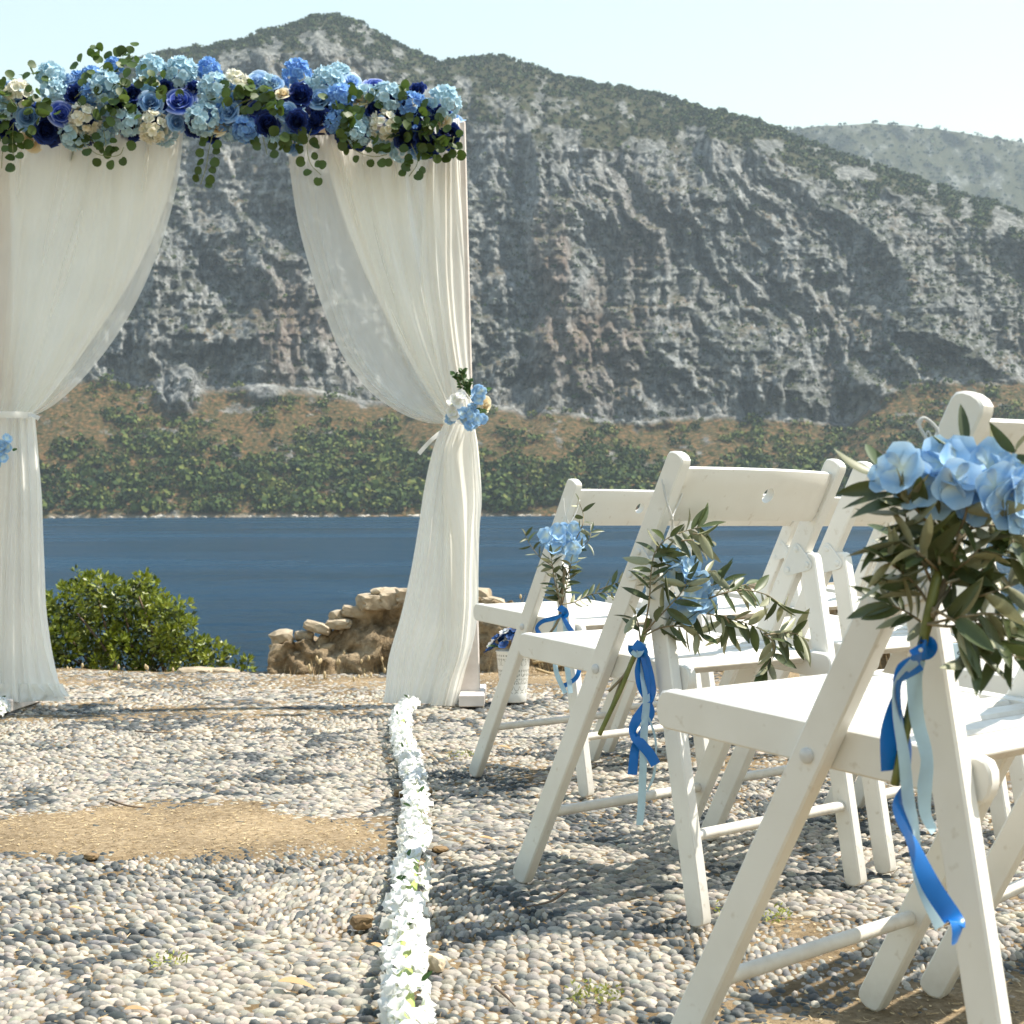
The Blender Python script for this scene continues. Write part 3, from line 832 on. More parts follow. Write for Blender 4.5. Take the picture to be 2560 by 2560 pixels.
def chair_meshes():
    me = {}
    mk = lambda nm, vf, m='paint', ang=40: flat_normals(new_mesh(nm, *vf, M[m]), ang)
    me['post'] = mk('post', prism(bar_outline(Lp(0), Lp(1), PW_), PT_))
    HB = Lp(0.75) + Vector((-0.040, 0.001))           # lower rear rivet = top of the rear leg
    RF = Vector((-0.2160, 0.0))
    dn = (HB - RF).normalized()
    me['rear_leg'] = mk('rear_leg', prism(bar_outline(RF, HB + dn * 0.022, 0.036), PT_))
    me['_hb'] = HB; me['_rf'] = RF
    ra, rb = Vector((0.2455, 0.4330)), Vector((-0.1850, 0.3935))
    me['seat_rail'] = mk('seat_rail', prism(bar_outline(rb, ra, 0.046), 0.019))
    sd = (ra - rb).normalized(); sn = Vector((-sd.y, sd.x))
    me['_seat'] = (ra, rb, sd, sn)
    def slat(w, L, t=0.012, r=0.004):
        o = [(-w / 2 + r, -t), (w / 2 - r, -t), (w / 2, -t + r), (w / 2, -r), (w / 2 - r, 0), (-w / 2 + r, 0), (-w / 2, -r), (-w / 2, -t + r)]
        return prism(o, L, 0.003)
    me['seat_slat'] = mk('seat_slat', slat(0.0312, 0.350, 0.013, 0.004))
    me['rear_bar'] = mk('rear_bar', slat(0.040, 0.356, 0.024, 0.011))
    me['rod'] = flat_normals(new_mesh('rod', *tube([(0, -CW + 0.008, 0), (0, CW - 0.008, 0)], 0.0095, 14), M['paint']), 50)
    # curved back slat with its finger hole
    nu, nv = 25, 7
    def sl(s, w, off):
        y = s * 0.199
        bow = -0.034 * (1 - s * s) + 0.002
        zc = 0.7035 + w * 0.043 + 0.0
        t = zc / HT
        b = Lp(t)
        return Vector((b.x + bow + off * 0.88 - 0.004, y, b.y + off * 0.47))
    V, Fc = [], []
    for off in (-0.008, 0.008):
        for i in range(nu):
            for j in range(nv):
                w = -1 + 2 * j / (nv - 1)
                o2 = off * (0.55 if j in (0, nv - 1) else 1)
                V.append(sl(-1 + 2 * i / (nu - 1), w * 1.0, o2))
    n = nu * nv
    for i in range(nu - 1):
        for j in range(nv - 1):
            a = i * nv + j
            Fc.append((a, a + 1, a + nv + 1, a + nv)); Fc.append((n + a, n + a + nv, n + a + nv + 1, n + a + 1))
    for i in range(nu - 1):
        for j in (0, nv - 1):
            a = i * nv + j
            q = (a, a + nv, n + a + nv, n + a)
            Fc.append(q if j == 0 else q[::-1])
    for j in range(nv - 1):
        for i in (0, nu - 1):
            a = i * nv + j
            q = (a, n + a, n + a + 1, a + 1)
            Fc.append(q if i == 0 else q[::-1])
    sm = new_mesh('backrest', V, Fc, M['paint'])
    bm = bmesh.new(); bm.from_mesh(sm); bmesh.ops.recalc_face_normals(bm, faces=bm.faces); bm.to_mesh(sm); bm.free()
    so = bpy.data.objects.new('backrest_blank', sm); col.objects.link(so)
    c = sl(0, 0.05, 0)
    cv, cf = tube([(c.x - 0.05, 0.0, c.z - 0.026), (c.x + 0.05, 0.0, c.z + 0.026)], 0.0145, 20)
    for q in cv: q.y *= 1.0
    cm = new_mesh('cutter', cv, cf); bm = bmesh.new(); bm.from_mesh(cm); bmesh.ops.recalc_face_normals(bm, faces=bm.faces); bm.to_mesh(cm); bm.free()
    co = bpy.data.objects.new('cutter', cm); col.objects.link(co)
    md = so.modifiers.new('hole', 'BOOLEAN'); md.object = co; md.operation = 'DIFFERENCE'; md.solver = 'EXACT'
    dg = bpy.context.evaluated_depsgraph_get()
    bk = bpy.data.meshes.new_from_object(so.evaluated_get(dg)); bk.name = 'backrest'
    bpy.data.objects.remove(so); bpy.data.objects.remove(co)
    bk.materials.clear(); bk.materials.append(M['paint'])
    me['backrest'] = flat_normals(bk, 35)
    # hinge plate: rounded triangle with three rivets
    A, B, C = Lp(0.788), Lp(0.738), HB
    cen = (A + B + C) / 3; out = []
    for (p, q, r) in ((C, A, B), (A, B, C), (B, C, A)):
        d1 = Vector((-(q - p).y, (q - p).x)).normalized(); d2 = Vector((-(r - q).y, (r - q).x)).normalized()
        if d1.dot(q - cen) < 0: d1 = -d1
        if d2.dot(q - cen) < 0: d2 = -d2
        a1, a2 = math.atan2(d1.y, d1.x), math.atan2(d2.y, d2.x)
        while a2 - a1 > PI: a2 -= 2 * PI
        while a2 - a1 < -PI: a2 += 2 * PI
        for k in range(6):
            t = a1 + (a2 - a1) * k / 5; out.append(q + Vector((math.cos(t), math.sin(t))) * 0.011)
    me['hinge_plate'] = mk('hinge_plate', prism(out, 0.0022, 0.0006), 'plate')
    rv = []
    for q in (A, B, C):
        v, f = lathe([(0.0058, -0.002), (0.0058, 0.001), (0.0042, 0.0026), (0.0, 0.003)], 12)
        rv.append(([Vector((q.x + w.x, -w.z, q.y + w.y)) for w in v], f))
    me['rivet'] = flat_normals(new_mesh('rivet', *merge(rv[0]), M['plate']), 40)
    me['_rv'] = [flat_normals(new_mesh('rivet', *r_, M['plate']), 40) for r_ in rv]
    q = Lp(0.5233)
    v, f = lathe([(0.0085, -0.001), (0.0085, 0.002), (0.0060, 0.0042), (0.0, 0.0046)], 16)
    me['bolt'] = flat_normals(new_mesh('bolt', [Vector((q.x + w.x, w.z, q.y + w.y)) for w in v], [t[::-1] for t in f], M['steel']), 40)
    return me
CM = chair_meshes()
def build_chair(loc, yaw, label):
    t = empty('folding_chair', loc, label, 'chair', 'white folding chairs set out in rows')
    t.rotation_euler = (0, 0, yaw + PI / 2)
    for s in (1, -1):
        part('post', CM['post'], t, (0, s * CW, 0))
        part('rear_leg', CM['rear_leg'], t, (0, s * CW, 0))
        part('seat_rail', CM['seat_rail'], t, (0, s * (CW - 0.0218), 0))
        b = part('bolt', CM['bolt'], t, (0, s * (CW + PT_ / 2 + 0.0002), 0)); b.scale = (1, s, 1)
        for f in (1, -1):
            y = s * CW + f * (PT_ / 2 + 0.0012)
            h = part('hinge_plate', CM['hinge_plate'], t, (0, y, 0))
            for r_ in CM['_rv']:
                k = part('rivet', r_, h, (0, f * 0.001, 0)); k.scale = (1, -f, 1)
    part('backrest', CM['backrest'], t)
    ra, rb, sd, sn = CM['_seat']
    ang = math.atan2(sd.y, sd.x)
    for k in range(8):
        c = ra - sd * (0.028 + 0.0412 * k) + sn * 0.0205
        o = part('seat_slat', CM['seat_slat'], t, (c.x, 0, c.y)); o.rotation_euler = (0, -ang, 0)
    c = ra - sd * (0.0285 + 0.0412 * 8 + 0.004) + sn * 0.0225
    o = part('rear_bar', CM['rear_bar'], t, (c.x, 0, c.y)); o.rotation_euler = (0, -ang, 0)
    p = Lp(0.172); part('rod', CM['rod'], t, (p.x, 0, p.y))
    p = CM['_rf'].lerp(CM['_hb'], 0.245); part('rod', CM['rod'], t, (p.x, 0, p.y))
    return t
CH = {}
for key, (x, y, a, lab) in {
    '1': (0.4792, 1.7117, 0.749, 'nearest white folding chair, large blue bouquet tied to its back post'),
    '1b': (0.8833, 2.0828, 0.86, 'white folding chair right of the nearest chair, cut off by the photo edge'),
    '2': (0.3193, 2.7272, 0.713, 'white folding chair whose bouquet has a long trailing olive branch'),
    '2b': (0.7115, 3.0983, 0.722, 'white folding chair in the middle row, second from the aisle'),
    '2c': (1.1040, 3.4690, 0.730, 'white folding chair in the middle row, third from the aisle, behind the near bouquet'),
    '3': (0.2024, 3.9205, 0.6914, 'farthest white folding chair beside the aisle, small bouquet on its post'),
    '3b': (0.5803, 4.3536, 0.6914, 'white folding chair in the far row, second from the aisle'),
    '3c': (0.9580, 4.7870, 0.700, 'white folding chair in the far row, third from the aisle'),
    '3d': (1.3360, 5.2200, 0.700, 'white folding chair in the far row, fourth from the aisle'),
}.items():
    CH[key] = build_chair((x, y, 0.001), a, lab)
def chair_pt(key, x, y, z):
    """point in chair coordinates -> terrace"""
    o = CH[key]
    return Vector(o.location) + Matrix.Rotation(o.rotation_euler.z, 3, 'Z') @ Vector((x, y, z))

# leaflet lying on the second near chair
def card():
    c = gnd(2403, 1664, 0.462)
    m, nt, N, L, B = nodes_of('pale_blue_card'); B.inputs['Base Color'].default_value = (0.50, 0.66, 0.80, 1); B.inputs['Roughness'].default_value = 0.6
    t = empty('leaflet', c, 'small pale blue leaflet with dark writing standing on a seat', 'leaflet')
    t.rotation_euler = (0.55, 0, 0.12)
    V, Fc = prism([(-0.021, 0.0), (0.021, 0.0), (0.021, 0.036), (-0.021, 0.036)], 0.0012, 0.0003)
    part('sheet', new_mesh('sheet', V, Fc, m, False), t)
    ink = simple_mat('dark_ink', (0.03, 0.05, 0.08), (0.04, 0.06, 0.09), 10, 0.6)
    for txt, z in (('erty', 0.0185), ('ings', 0.0045)):
        cu = bpy.data.curves.new('writing', 'FONT'); cu.body = txt; cu.size = 0.0135; cu.align_x = 'CENTER'; cu.extrude = 0.0001
        tmp = bpy.data.objects.new('writing_tmp', cu); col.objects.link(tmp)
        dg = bpy.context.evaluated_depsgraph_get()
        wm = bpy.data.meshes.new_from_object(tmp.evaluated_get(dg)); bpy.data.objects.remove(tmp)
        wm.materials.clear(); wm.materials.append(ink)
        o = part('writing', wm, t, (0.0, -0.0009, z)); o.rotation_euler = (PI / 2, 0, 0)
card()

# ================================================================== the arch, its curtains
AY = 5.66
def arch_pt(x, y, dy=0.0):
    """1932-scale photograph position in the plane of the arch (which recedes slightly to the right)"""
    yy = AY + 0.06 * (x - 450) / 440 + dy
    return pt(x * K, y * K, yy)
M['lime'] = simple_mat('limewashed_wood', (0.60, 0.53, 0.48), (0.74, 0.68, 0.63), 14, 0.6, 0.2, 0.002)
arch = empty('wedding_arch', (-1.0, AY, 0), 'tall limewashed wooden arch hung with cream curtains', 'arch')
def to_parent(o, root):
    o.parent = root; o.matrix_parent_inverse = Matrix.Translation(root.location).inverted()
def board(name, a, b, w, d, root, m='lime'):
    """square timber from a to b"""
    a, b = Vector(a), Vector(b); ln = (b - a).length
    V, Fc = prism([(-w / 2, 0), (w / 2, 0), (w / 2, ln), (-w / 2, ln)], d, 0.004)
    R = frame(b - a, (1, 0, 0))
    me = flat_normals(new_mesh(name, [R @ v for v in V], Fc, M[m]), 30)
    o = part(name, me, None, a); to_parent(o, root)
    return o
R0, R1 = arch_pt(886, 1322), arch_pt(858, 232)
L0, L1 = arch_pt(14, 1322), arch_pt(-2, 205)
board('post', (R0.x, R0.y, 0.03), (R1.x, R1.y, R1.z), 0.082, 0.045, arch)
board('post', (L0.x, L0.y, 0.03), (L1.x, L1.y, L1.z), 0.082, 0.045, arch)
board('beam', (L1.x - 0.06, L1.y, L1.z - 0.02), (R1.x + 0.02, R1.y, R1.z - 0.02), 0.06, 0.045, arch)
for Q in (R0, L0):
    board('foot', (Q.x + 0.012, Q.y - 0.16, 0.020), (Q.x + 0.012, Q.y + 0.24, 0.020), 0.095, 0.045, arch)

def voile(name, clear, trans, c=(0.985, 0.975, 0.925)):
    m, nt, N, L, B = nodes_of(name)
    n = noise(nt, 5, 3)
    r = ramp(nt, [(0.3, tuple(k * 0.95 for k in c)), (0.7, c)])
    L.new(n.outputs[0], r.inputs[0])
    df = N.new('ShaderNodeBsdfDiffuse'); tr = N.new('ShaderNodeBsdfTranslucent'); tp = N.new('ShaderNodeBsdfTransparent')
    w = noise(nt, 900, 2, 0.5)
    L.new(r.outputs[0], df.inputs[0]); L.new(r.outputs[0], tr.inputs[0])
    a = N.new('ShaderNodeMixShader'); a.inputs[0].default_value = trans
    b = N.new('ShaderNodeMixShader'); b.inputs[0].default_value = clear
    L.new(df.outputs[0], a.inputs[1]); L.new(tr.outputs[0], a.inputs[2])
    L.new(a.outputs[0], b.inputs[1]); L.new(tp.outputs[0], b.inputs[2])
    L.new(b.outputs[0], N['Material Output'].inputs[0])
    return m
M['sheer'] = voile('sheer_voile', 0.38, 0.58)
M['voile'] = voile('cream_voile', 0.02, 0.56)
M['satin'] = voile('cream_lining', 0.01, 0.5, (0.97, 0.96, 0.92))
def interp_curve(c, n):
    p = catmull([(a, b, 0) for a, b in c], 10)
    d = np.cumsum([0] + [(p[i + 1] - p[i]).length for i in range(len(p) - 1)]); d /= d[-1]
    t = np.linspace(0, 1, n)
    return np.stack([np.interp(t, d, [q.x for q in p]), np.interp(t, d, [q.y for q in p])], 1)
def sheet(name, Lc, Rc, m, parent, dy, amp, nf, seed, ns=130, nt=110, sag=0.0):
    """cloth between a left and a right edge (1932-scale outlines in the arch's plane), with pleats running down it"""
    La, Ra = interp_curve(Lc, nt), interp_curve(Rc, nt)
    s = np.linspace(0, 1, ns)
    V = np.zeros((ns, nt, 3))
    wd = np.abs(Ra[:, 0] - La[:, 0]) / 300.0
    for j in range(nt):
        t = j / (nt - 1)
        ss = s + 0.012 * np.sin(s * 9 + seed) * math.sin(t * PI)
        xx = La[j, 0] + (Ra[j, 0] - La[j, 0]) * ss; yy = La[j, 1] + (Ra[j, 1] - La[j, 1]) * ss + sag * math.sin(t * PI) * np.sin(s * PI)
        ph = s * nf * 2 * PI + 1.3 * vnoise(s * 4 + seed, t * 1.6, seed=seed) * 2.2
        a = amp(t) if callable(amp) else amp
        fold = np.sin(ph) + 0.30 * np.sin(ph * 2.3 + seed) + 0.05 * np.sin(ph * 5.1 + 2 * seed + 2.0 * t) + 0.5 * vnoise(s * nf * 1.7, t * 2.2 + seed, seed=seed + 5)
        sharp = np.abs(vnoise(s * nf * 0.9 + 3, t * 1.2, seed=seed + 9))
        env = np.minimum(1, np.minimum(s, 1 - s) * 12 + 0.3)
        d_ = a * (fold * 0.55 - 0.7 * sharp) * env
        for i in range(ns):
            V[i, j] = arch_pt(xx[i], yy[i], dy + d_[i])
    me = np_mesh(name, V.reshape(-1, 3), grid_faces(ns, nt), m, True)
    o = part(name, me, None); to_parent(o, parent)
    return o
curt = empty('curtain', arch_pt(850, 1330), 'cream voile curtain on the right side of the arch, tied back to the post', 'curtain', 'curtains hanging from the arch')
A_L = [(541, 255), (548, 330), (562, 420), (584, 505), (610, 585), (643, 665), (692, 733), (750, 776), (800, 796), (838, 801)]
A_R = [(760, 255), (765, 330), (775, 420), (790, 500), (806, 580), (822, 650), (838, 710), (850, 750), (860, 780), (868, 796)]
sheet('sheer_layer', A_L, A_R, M['sheer'], curt, -0.035, lambda t: 0.028 * (1 - 0.5 * t), 5, 3, sag=6)
B_L = [(602, 255), (622, 330), (650, 420), (681, 500), (714, 570), (750, 640), (792, 715), (838, 788)]
B_R = [(872, 240), (872, 330), (874, 420), (876, 500), (879, 570), (882, 640), (886, 715), (892, 792)]
sheet('drape', B_L, B_R, M['voile'], curt, -0.008, lambda t: 0.042 * (1 - 0.55 * t), 6, 7, sag=8)
C_L = [(812, 235), (806, 320), (798, 420), (794, 510), (806, 600), (826, 690), (850, 780)]
C_R = [(866, 222), (868, 320), (872, 420), (876, 510), (879, 600), (884, 690), (893, 780)]
sheet('side_fall', C_L, C_R, M['satin'], curt, -0.048, lambda t: 0.022, 2.5, 12, ns=70)
D_L = [(838, 797), (818, 845), (801, 920), (789, 1000), (775, 1080), (757, 1160), (734, 1240), (727, 1300), (722, 1326)]
D_R = [(896, 803), (902, 850), (908, 935), (903, 1000), (902, 1080), (901, 1150), (893, 1210), (878, 1265), (862, 1328)]
sheet('lower_fall', D_L, D_R, M['voile'], curt, -0.04, lambda t: 0.020 + 0.014 * t, 5.5, 16, ns=150)
E_L = [(856, 800), (838, 850), (836, 930), (838, 1010), (836, 1090), (836, 1170), (838, 1240), (822, 1290), (812, 1331)]
E_R = [(896, 806), (903, 850), (909, 940), (905, 1000), (903, 1080), (902, 1150), (892, 1215), (874, 1270), (858, 1332)]
sheet('front_fall', E_L, E_R, M['satin'], curt, -0.085, lambda t: 0.014 + 0.012 * t, 2.5, 22, ns=80)
curt2 = empty('curtain', arch_pt(30, 1330), 'cream voile curtain on the left side of the arch, cut off by the photo edge', 'curtain', 'curtains hanging from the arch')
A_R2 = [(347, 240), (336, 330), (314, 420), (285, 502), (249, 580), (205, 652), (152, 718), (104, 762), (66, 784)]
A_L2 = [(-60, 240), (-58, 330), (-54, 420), (-48, 502), (-42, 580), (-34, 652), (-26, 718), (-20, 762), (-14, 784)]
sheet('sheer_layer', A_L2, A_R2, M['sheer'], curt2, -0.040, lambda t: 0.032 * (1 - 0.5 * t), 6, 31, ns=150, sag=5)
B_R2 = [(343, 240), (328, 330), (300, 420), (262, 502), (216, 580), (166, 652), (118, 718), (82, 762), (58, 784)]
sheet('drape', A_L2, B_R2, M['voile'], curt2, -0.010, lambda t: 0.046 * (1 - 0.55 * t), 6.5, 35, ns=150, sag=8)
D_L2 = [(-30, 786), (-34, 850), (-40, 935), (-46, 1010), (-52, 1080), (-60, 1160), (-70, 1240), (-76, 1326)]
D_R2 = [(66, 786), (72, 850), (79, 935), (82, 1010), (85, 1080), (88, 1150), (99, 1230), (114, 1296), (124, 1322)]
sheet('lower_fall', D_L2, D_R2, M['satin'], curt2, -0.06, lambda t: 0.022 + 0.016 * t, 5, 41, ns=150)
sheet('hem', [(-40, 1290), (-44, 1316), (-48, 1338)], [(118, 1290), (126, 1304), (132, 1313)], M['satin'], curt2, -0.085, 0.014, 7, 47, ns=100, nt=14)
# tie bands round the gathered cloth
def band(root, x0, x1, y0, y1, m, dy):
    P = []
    for k in range(28):
        a = 2 * PI * k / 28
        c = arch_pt((x0 + x1) / 2, (y0 + y1) / 2 + (y1 - y0) * 0.22 * math.cos(a), dy)
        w = (arch_pt(x1, y0).x - arch_pt(x0, y0).x) / 2
        P.append((c.x + w * math.cos(a), c.y - 0.075 * math.sin(a) - 0.0, c.z))
    V, Fc = [], []
    for k, p in enumerate(P):
        V += [Vector(p) + Vector((0, 0, 0.012)), Vector(p) + Vector((0, -0.003, 0)), Vector(p) - Vector((0, 0, 0.012))]
    n = len(P)
    for k in range(n):
        a, b = k * 3, ((k + 1) % n) * 3
        Fc += [(a, b, b + 1, a + 1), (a + 1, b + 1, b + 2, a + 2)]
    o = part('tie_band', new_mesh('tie_band', V, Fc, m), None); to_parent(o, root)
band(curt, 836, 898, 792, 800, M['satin'], -0.03)
band(curt2, -16, 66, 784, 786, M['satin'], -0.03)
def ribbon(name, pts, w, m, root, n=10, twist=None, normal=(0, -1, 0)):
    """flat ribbon along pts; twist = list of turn angles at the given points"""
    C = catmull(pts, n)
    tw = np.interp(np.linspace(0, 1, len(C)), np.linspace(0, 1, len(twist)), twist) if twist else np.zeros(len(C))
    V, Fc = [], []
    nn = Vector(normal)
    for i, p in enumerate(C):
        d = (C[min(i + 1, len(C) - 1)] - C[max(i - 1, 0)]).normalized()
        side = d.cross(nn)
        if side.length < 1e-4: side = d.orthogonal()
        side.normalize(); up_ = side.cross(d)
        s_ = side * math.cos(tw[i]) + up_ * math.sin(tw[i])
        e = up_ * math.cos(tw[i]) - side * math.sin(tw[i])
        V += [p - s_ * w / 2, p + e * w * 0.05, p + s_ * w / 2]
    for i in range(len(C) - 1):
        Fc += [(3 * i, 3 * i + 1, 3 * i + 4, 3 * i + 3), (3 * i + 1, 3 * i + 2, 3 * i + 5, 3 * i + 4)]
    o = part(name, new_mesh(name, V, Fc, m), None); to_parent(o, root)
    return o
def satin(name, c, rough=0.35, trans=0.2):
    m, nt, N, L, B = nodes_of(name)
    B.inputs['Base Color'].default_value = (*c, 1); B.inputs['Roughness'].default_value = rough; B.inputs['Specular IOR Level'].default_value = 0.5
    n = noise(nt, 35, 3); r = ramp(nt, [(0.3, tuple(k * 0.85 for k in c)), (0.7, c)]); L.new(n.outputs[0], r.inputs[0]); L.new(r.outputs[0], B.inputs['Base Color'])
    tr = N.new('ShaderNodeBsdfTranslucent'); L.new(r.outputs[0], tr.inputs[0])
    mx = N.new('ShaderNodeMixShader'); mx.inputs[0].default_value = trans
    L.new(B.outputs[0], mx.inputs[1]); L.new(tr.outputs[0], mx.inputs[2]); L.new(mx.outputs[0], N['Material Output'].inputs[0])
    return m
M['rib_blue'] = satin('royal_blue_satin', (0.004, 0.165, 0.56), 0.3)
M['rib_pale'] = satin('pale_blue_satin', (0.50, 0.70, 0.80), 0.35, 0.35)
M['rib_white'] = satin('white_ribbon', (0.82, 0.82, 0.80), 0.5, 0.4)
ribbon('ribbon_end', [arch_pt(832, 815, -0.08), arch_pt(812, 832, -0.1), arch_pt(790, 856, -0.1)], 0.016, M['rib_white'], curt, twist=[0, 0.5, 0.2])
ribbon('ribbon_end', [arch_pt(52, 784, -0.12), arch_pt(62, 784, -0.13), arch_pt(74, 790, -0.12)], 0.016, M['rib_white'], curt2, twist=[0, 0.9, 0.2])

# ================================================================== flowers and leaves
def petal_patch(fn, ns=4, nt=4):
    V = [fn(-1 + 2 * i / (ns - 1), j / (nt - 1)) for i in range(ns) for j in range(nt)]
    tone = [j / (nt - 1) for i in range(ns) for j in range(nt)]
    return V, [tuple(int(k) for k in q) for q in grid_faces(ns, nt)], tone
def join_tones(items):
    V, Fc, T = [], [], []
    for v, f, t in items:
        o = len(V); V += v; Fc += [tuple(i + o for i in q) for q in f]; T += list(t)
    return V, Fc, T
def floret_geo(r, cup=0.25, npet=4, width=0.95, r_=random, ns=4, nt=4, point=0.0):
    out = []
    for k in range(npet):
        a0 = 2 * PI * k / npet + r_.uniform(-0.12, 0.12); cu = cup * r_.uniform(0.5, 1.6); tw = r_.uniform(-0.25, 0.25); ln = r * r_.uniform(0.9, 1.1)
        def fn(s, t):
            w = width * ln * (math.sin(min(1.0, t * 1.05) ** (0.75 + point) * PI * 0.86) ** 0.8) * 0.62 + 0.04 * ln
            if point: w *= (1 - 0.55 * t ** 3)
            x, y = ln * (t - 0.10 * s * s * t), w * s
            z = cu * ln * t * t + 0.18 * ln * s * s * t + tw * y * 0.8
            if point: z = cu * ln * math.sin(t * PI * 0.8) + 0.25 * w * abs(s)
            c, s_ = math.cos(a0), math.sin(a0)
            return Vector((x * c - y * s_, x * s_ + y * c, z))
        out.append(petal_patch(fn, ns, nt))
    return join_tones(out)
def hydrangea_geo(R, n, fr, seed, ns=3, nt=3):
    r_ = random.Random(seed); out = []
    for k in range(n):
        z = 1 - 1.55 * (k + 0.5) / n; ph = k * 2.39996
        d = Vector((math.sqrt(max(0, 1 - z * z)) * math.cos(ph), math.sqrt(max(0, 1 - z * z)) * math.sin(ph), z))
        d = (d + Vector((r_.gauss(0, .16), r_.gauss(0, .16), r_.gauss(0, .16)))).normalized()
        v, f, t = floret_geo(fr * r_.uniform(0.85, 1.15), r_.uniform(0.1, 0.5), 4, 0.95, r_, ns, nt)
        Q = frame(d, (r_.random(), r_.random(), r_.random()))
        c = d * R * r_.uniform(0.78, 1.02)
        out.append(([Q @ p + c for p in v], f, [x * 0.8 + 0.2 * r_.random() for x in t]))
    return join_tones(out)
def rose_geo(R, seed, n=20, ruffle=0.0, openness=1.0):
    r_ = random.Random(seed); out = []
    for k in range(n):
        q = k / (n - 1)
        a0 = k * 2.39996; rad = R * (0.07 + 0.60 * q ** 0.9); h = R * (0.95 - 0.40 * q); spread = 1.15 - 0.35 * q
        flare = R * openness * (0.02 + 0.55 * q * q)
        ph = r_.uniform(0, 6)
        def fn(s, t):
            a = a0 + s * spread * (0.55 + 0.5 * t)
            rr = rad * (0.35 + 0.65 * min(1, t * 1.6)) * (1 - 0.38 * (1 - q) * t * t) + flare * t * t + R * 0.05 * ruffle * math.sin(s * 7 + ph) * t
            z = h * t - 0.30 * R * q * t ** 3 - 0.16 * R * s * s * t + R * 0.10 * ruffle * math.sin(s * 9 + ph) * t * t
            return Vector((rr * math.cos(a), rr * math.sin(a), z - 0.35 * R))
        v, f, t = petal_patch(fn, 7, 5)
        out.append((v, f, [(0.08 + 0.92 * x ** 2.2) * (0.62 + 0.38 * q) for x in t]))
    return join_tones(out)
def fl_mesh(name, geo, m):
    me = new_mesh(name, geo[0], geo[1], m); set_attr(me, 'tone', np.array(geo[2])); return me
C_LIGHT = petal_mat('pale_blue_petals', [(0.0, (0.42, 0.58, 0.62)), (0.45, (0.42, 0.63, 0.74)), (1.0, (0.60, 0.77, 0.86))])
C_MID = petal_mat('mid_blue_petals', [(0.0, (0.20, 0.30, 0.62)), (0.5, (0.16, 0.36, 0.74)), (1.0, (0.32, 0.55, 0.86))])
C_NAVY = petal_mat('navy_petals', [(0.0, (0.003, 0.007, 0.04)), (0.55, (0.005, 0.016, 0.11)), (1.0, (0.020, 0.065, 0.32))], 0.2)
C_CREAM = petal_mat('cream_petals', [(0.0, (0.64, 0.64, 0.40)), (0.5, (0.80, 0.78, 0.64)), (1.0, (0.86, 0.85, 0.78))])
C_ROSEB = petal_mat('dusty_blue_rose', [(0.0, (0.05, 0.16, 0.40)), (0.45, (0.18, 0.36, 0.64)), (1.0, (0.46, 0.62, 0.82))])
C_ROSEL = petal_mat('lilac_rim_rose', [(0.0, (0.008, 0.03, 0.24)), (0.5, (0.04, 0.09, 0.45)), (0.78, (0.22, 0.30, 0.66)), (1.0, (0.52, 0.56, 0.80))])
C_ROSEC = petal_mat('cream_rose', [(0.0, (0.72, 0.56, 0.30)), (0.5, (0.82, 0.72, 0.50)), (1.0, (0.86, 0.81, 0.68))])
C_SKY = petal_mat('sky_blue_petals', [(0.0, (0.70, 0.78, 0.68)), (0.25, (0.56, 0.72, 0.82)), (0.6, (0.28, 0.50, 0.78)), (1.0, (0.48, 0.68, 0.88))])
C_WHITE = petal_mat('white_petals', [(0.0, (0.70, 0.76, 0.50)), (0.25, (0.82, 0.83, 0.80)), (1.0, (0.86, 0.86, 0.86))], 0.35)
C_DEEP = petal_mat('deep_blue_petals', [(0.0, (0.004, 0.018, 0.07)), (0.6, (0.005, 0.04, 0.16)), (1.0, (0.010, 0.075, 0.24))], 0.2)
FL = {}
for key, m in (('Hl', C_LIGHT), ('Hm', C_MID), ('Hc', C_CREAM), ('Hn', C_NAVY)):
    FL[key] = [fl_mesh('hydrangea', hydrangea_geo(1.0, 46, 0.34, 10 + k), m) for k in range(3)]
for key, m, op in (('Rb', C_ROSEB, 0.9), ('Rd', C_ROSEL, 1.1), ('Rc', C_ROSEC, 0.7), ('Rl', petal_mat('light_blue_rose', [(0.0, (0.14, 0.30, 0.66)), (0.5, (0.36, 0.56, 0.82)), (1.0, (0.62, 0.74, 0.90))]), 1.0)):
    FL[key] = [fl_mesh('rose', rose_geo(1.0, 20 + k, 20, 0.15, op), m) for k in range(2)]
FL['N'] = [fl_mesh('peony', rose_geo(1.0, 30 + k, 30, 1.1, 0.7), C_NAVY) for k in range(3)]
NAMES = {'H': 'hydrangea', 'R': 'rose', 'N': 'peony'}
M['euca'] = leaf_mat('eucalyptus_leaf', (0.060, 0.105, 0.018), (0.10, 0.15, 0.035), 0.38, 0.5, 30, 0.45)
M['stem_g'] = simple_mat('green_stem', (0.16, 0.19, 0.07), (0.24, 0.26, 0.10), 60, 0.6)
def round_leaf(n=11):
    V = [Vector((0.0, 0.0, 0.0))]; Fc = []
    for k in range(n):
        a = 2 * PI * k / n
        r = 0.5 * (1 - 0.28 * math.exp(-((abs(a - PI) / 0.35) ** 2)))
        x, y = 0.5 + r * math.cos(a) * 1.02, r * math.sin(a)
        V.append(Vector((x, y, 0.16 * y * y * 2 - 0.10 * (x - 0.2) ** 2)))
    V[0] = Vector((0.5, 0, -0.02))
    Fc = [(0, 1 + k, 1 + (k + 1) % n) for k in range(n)]
    return V, Fc
LEAF_R = [new_mesh('leaf', *round_leaf(n), M['euca']) for n in (11, 12)]
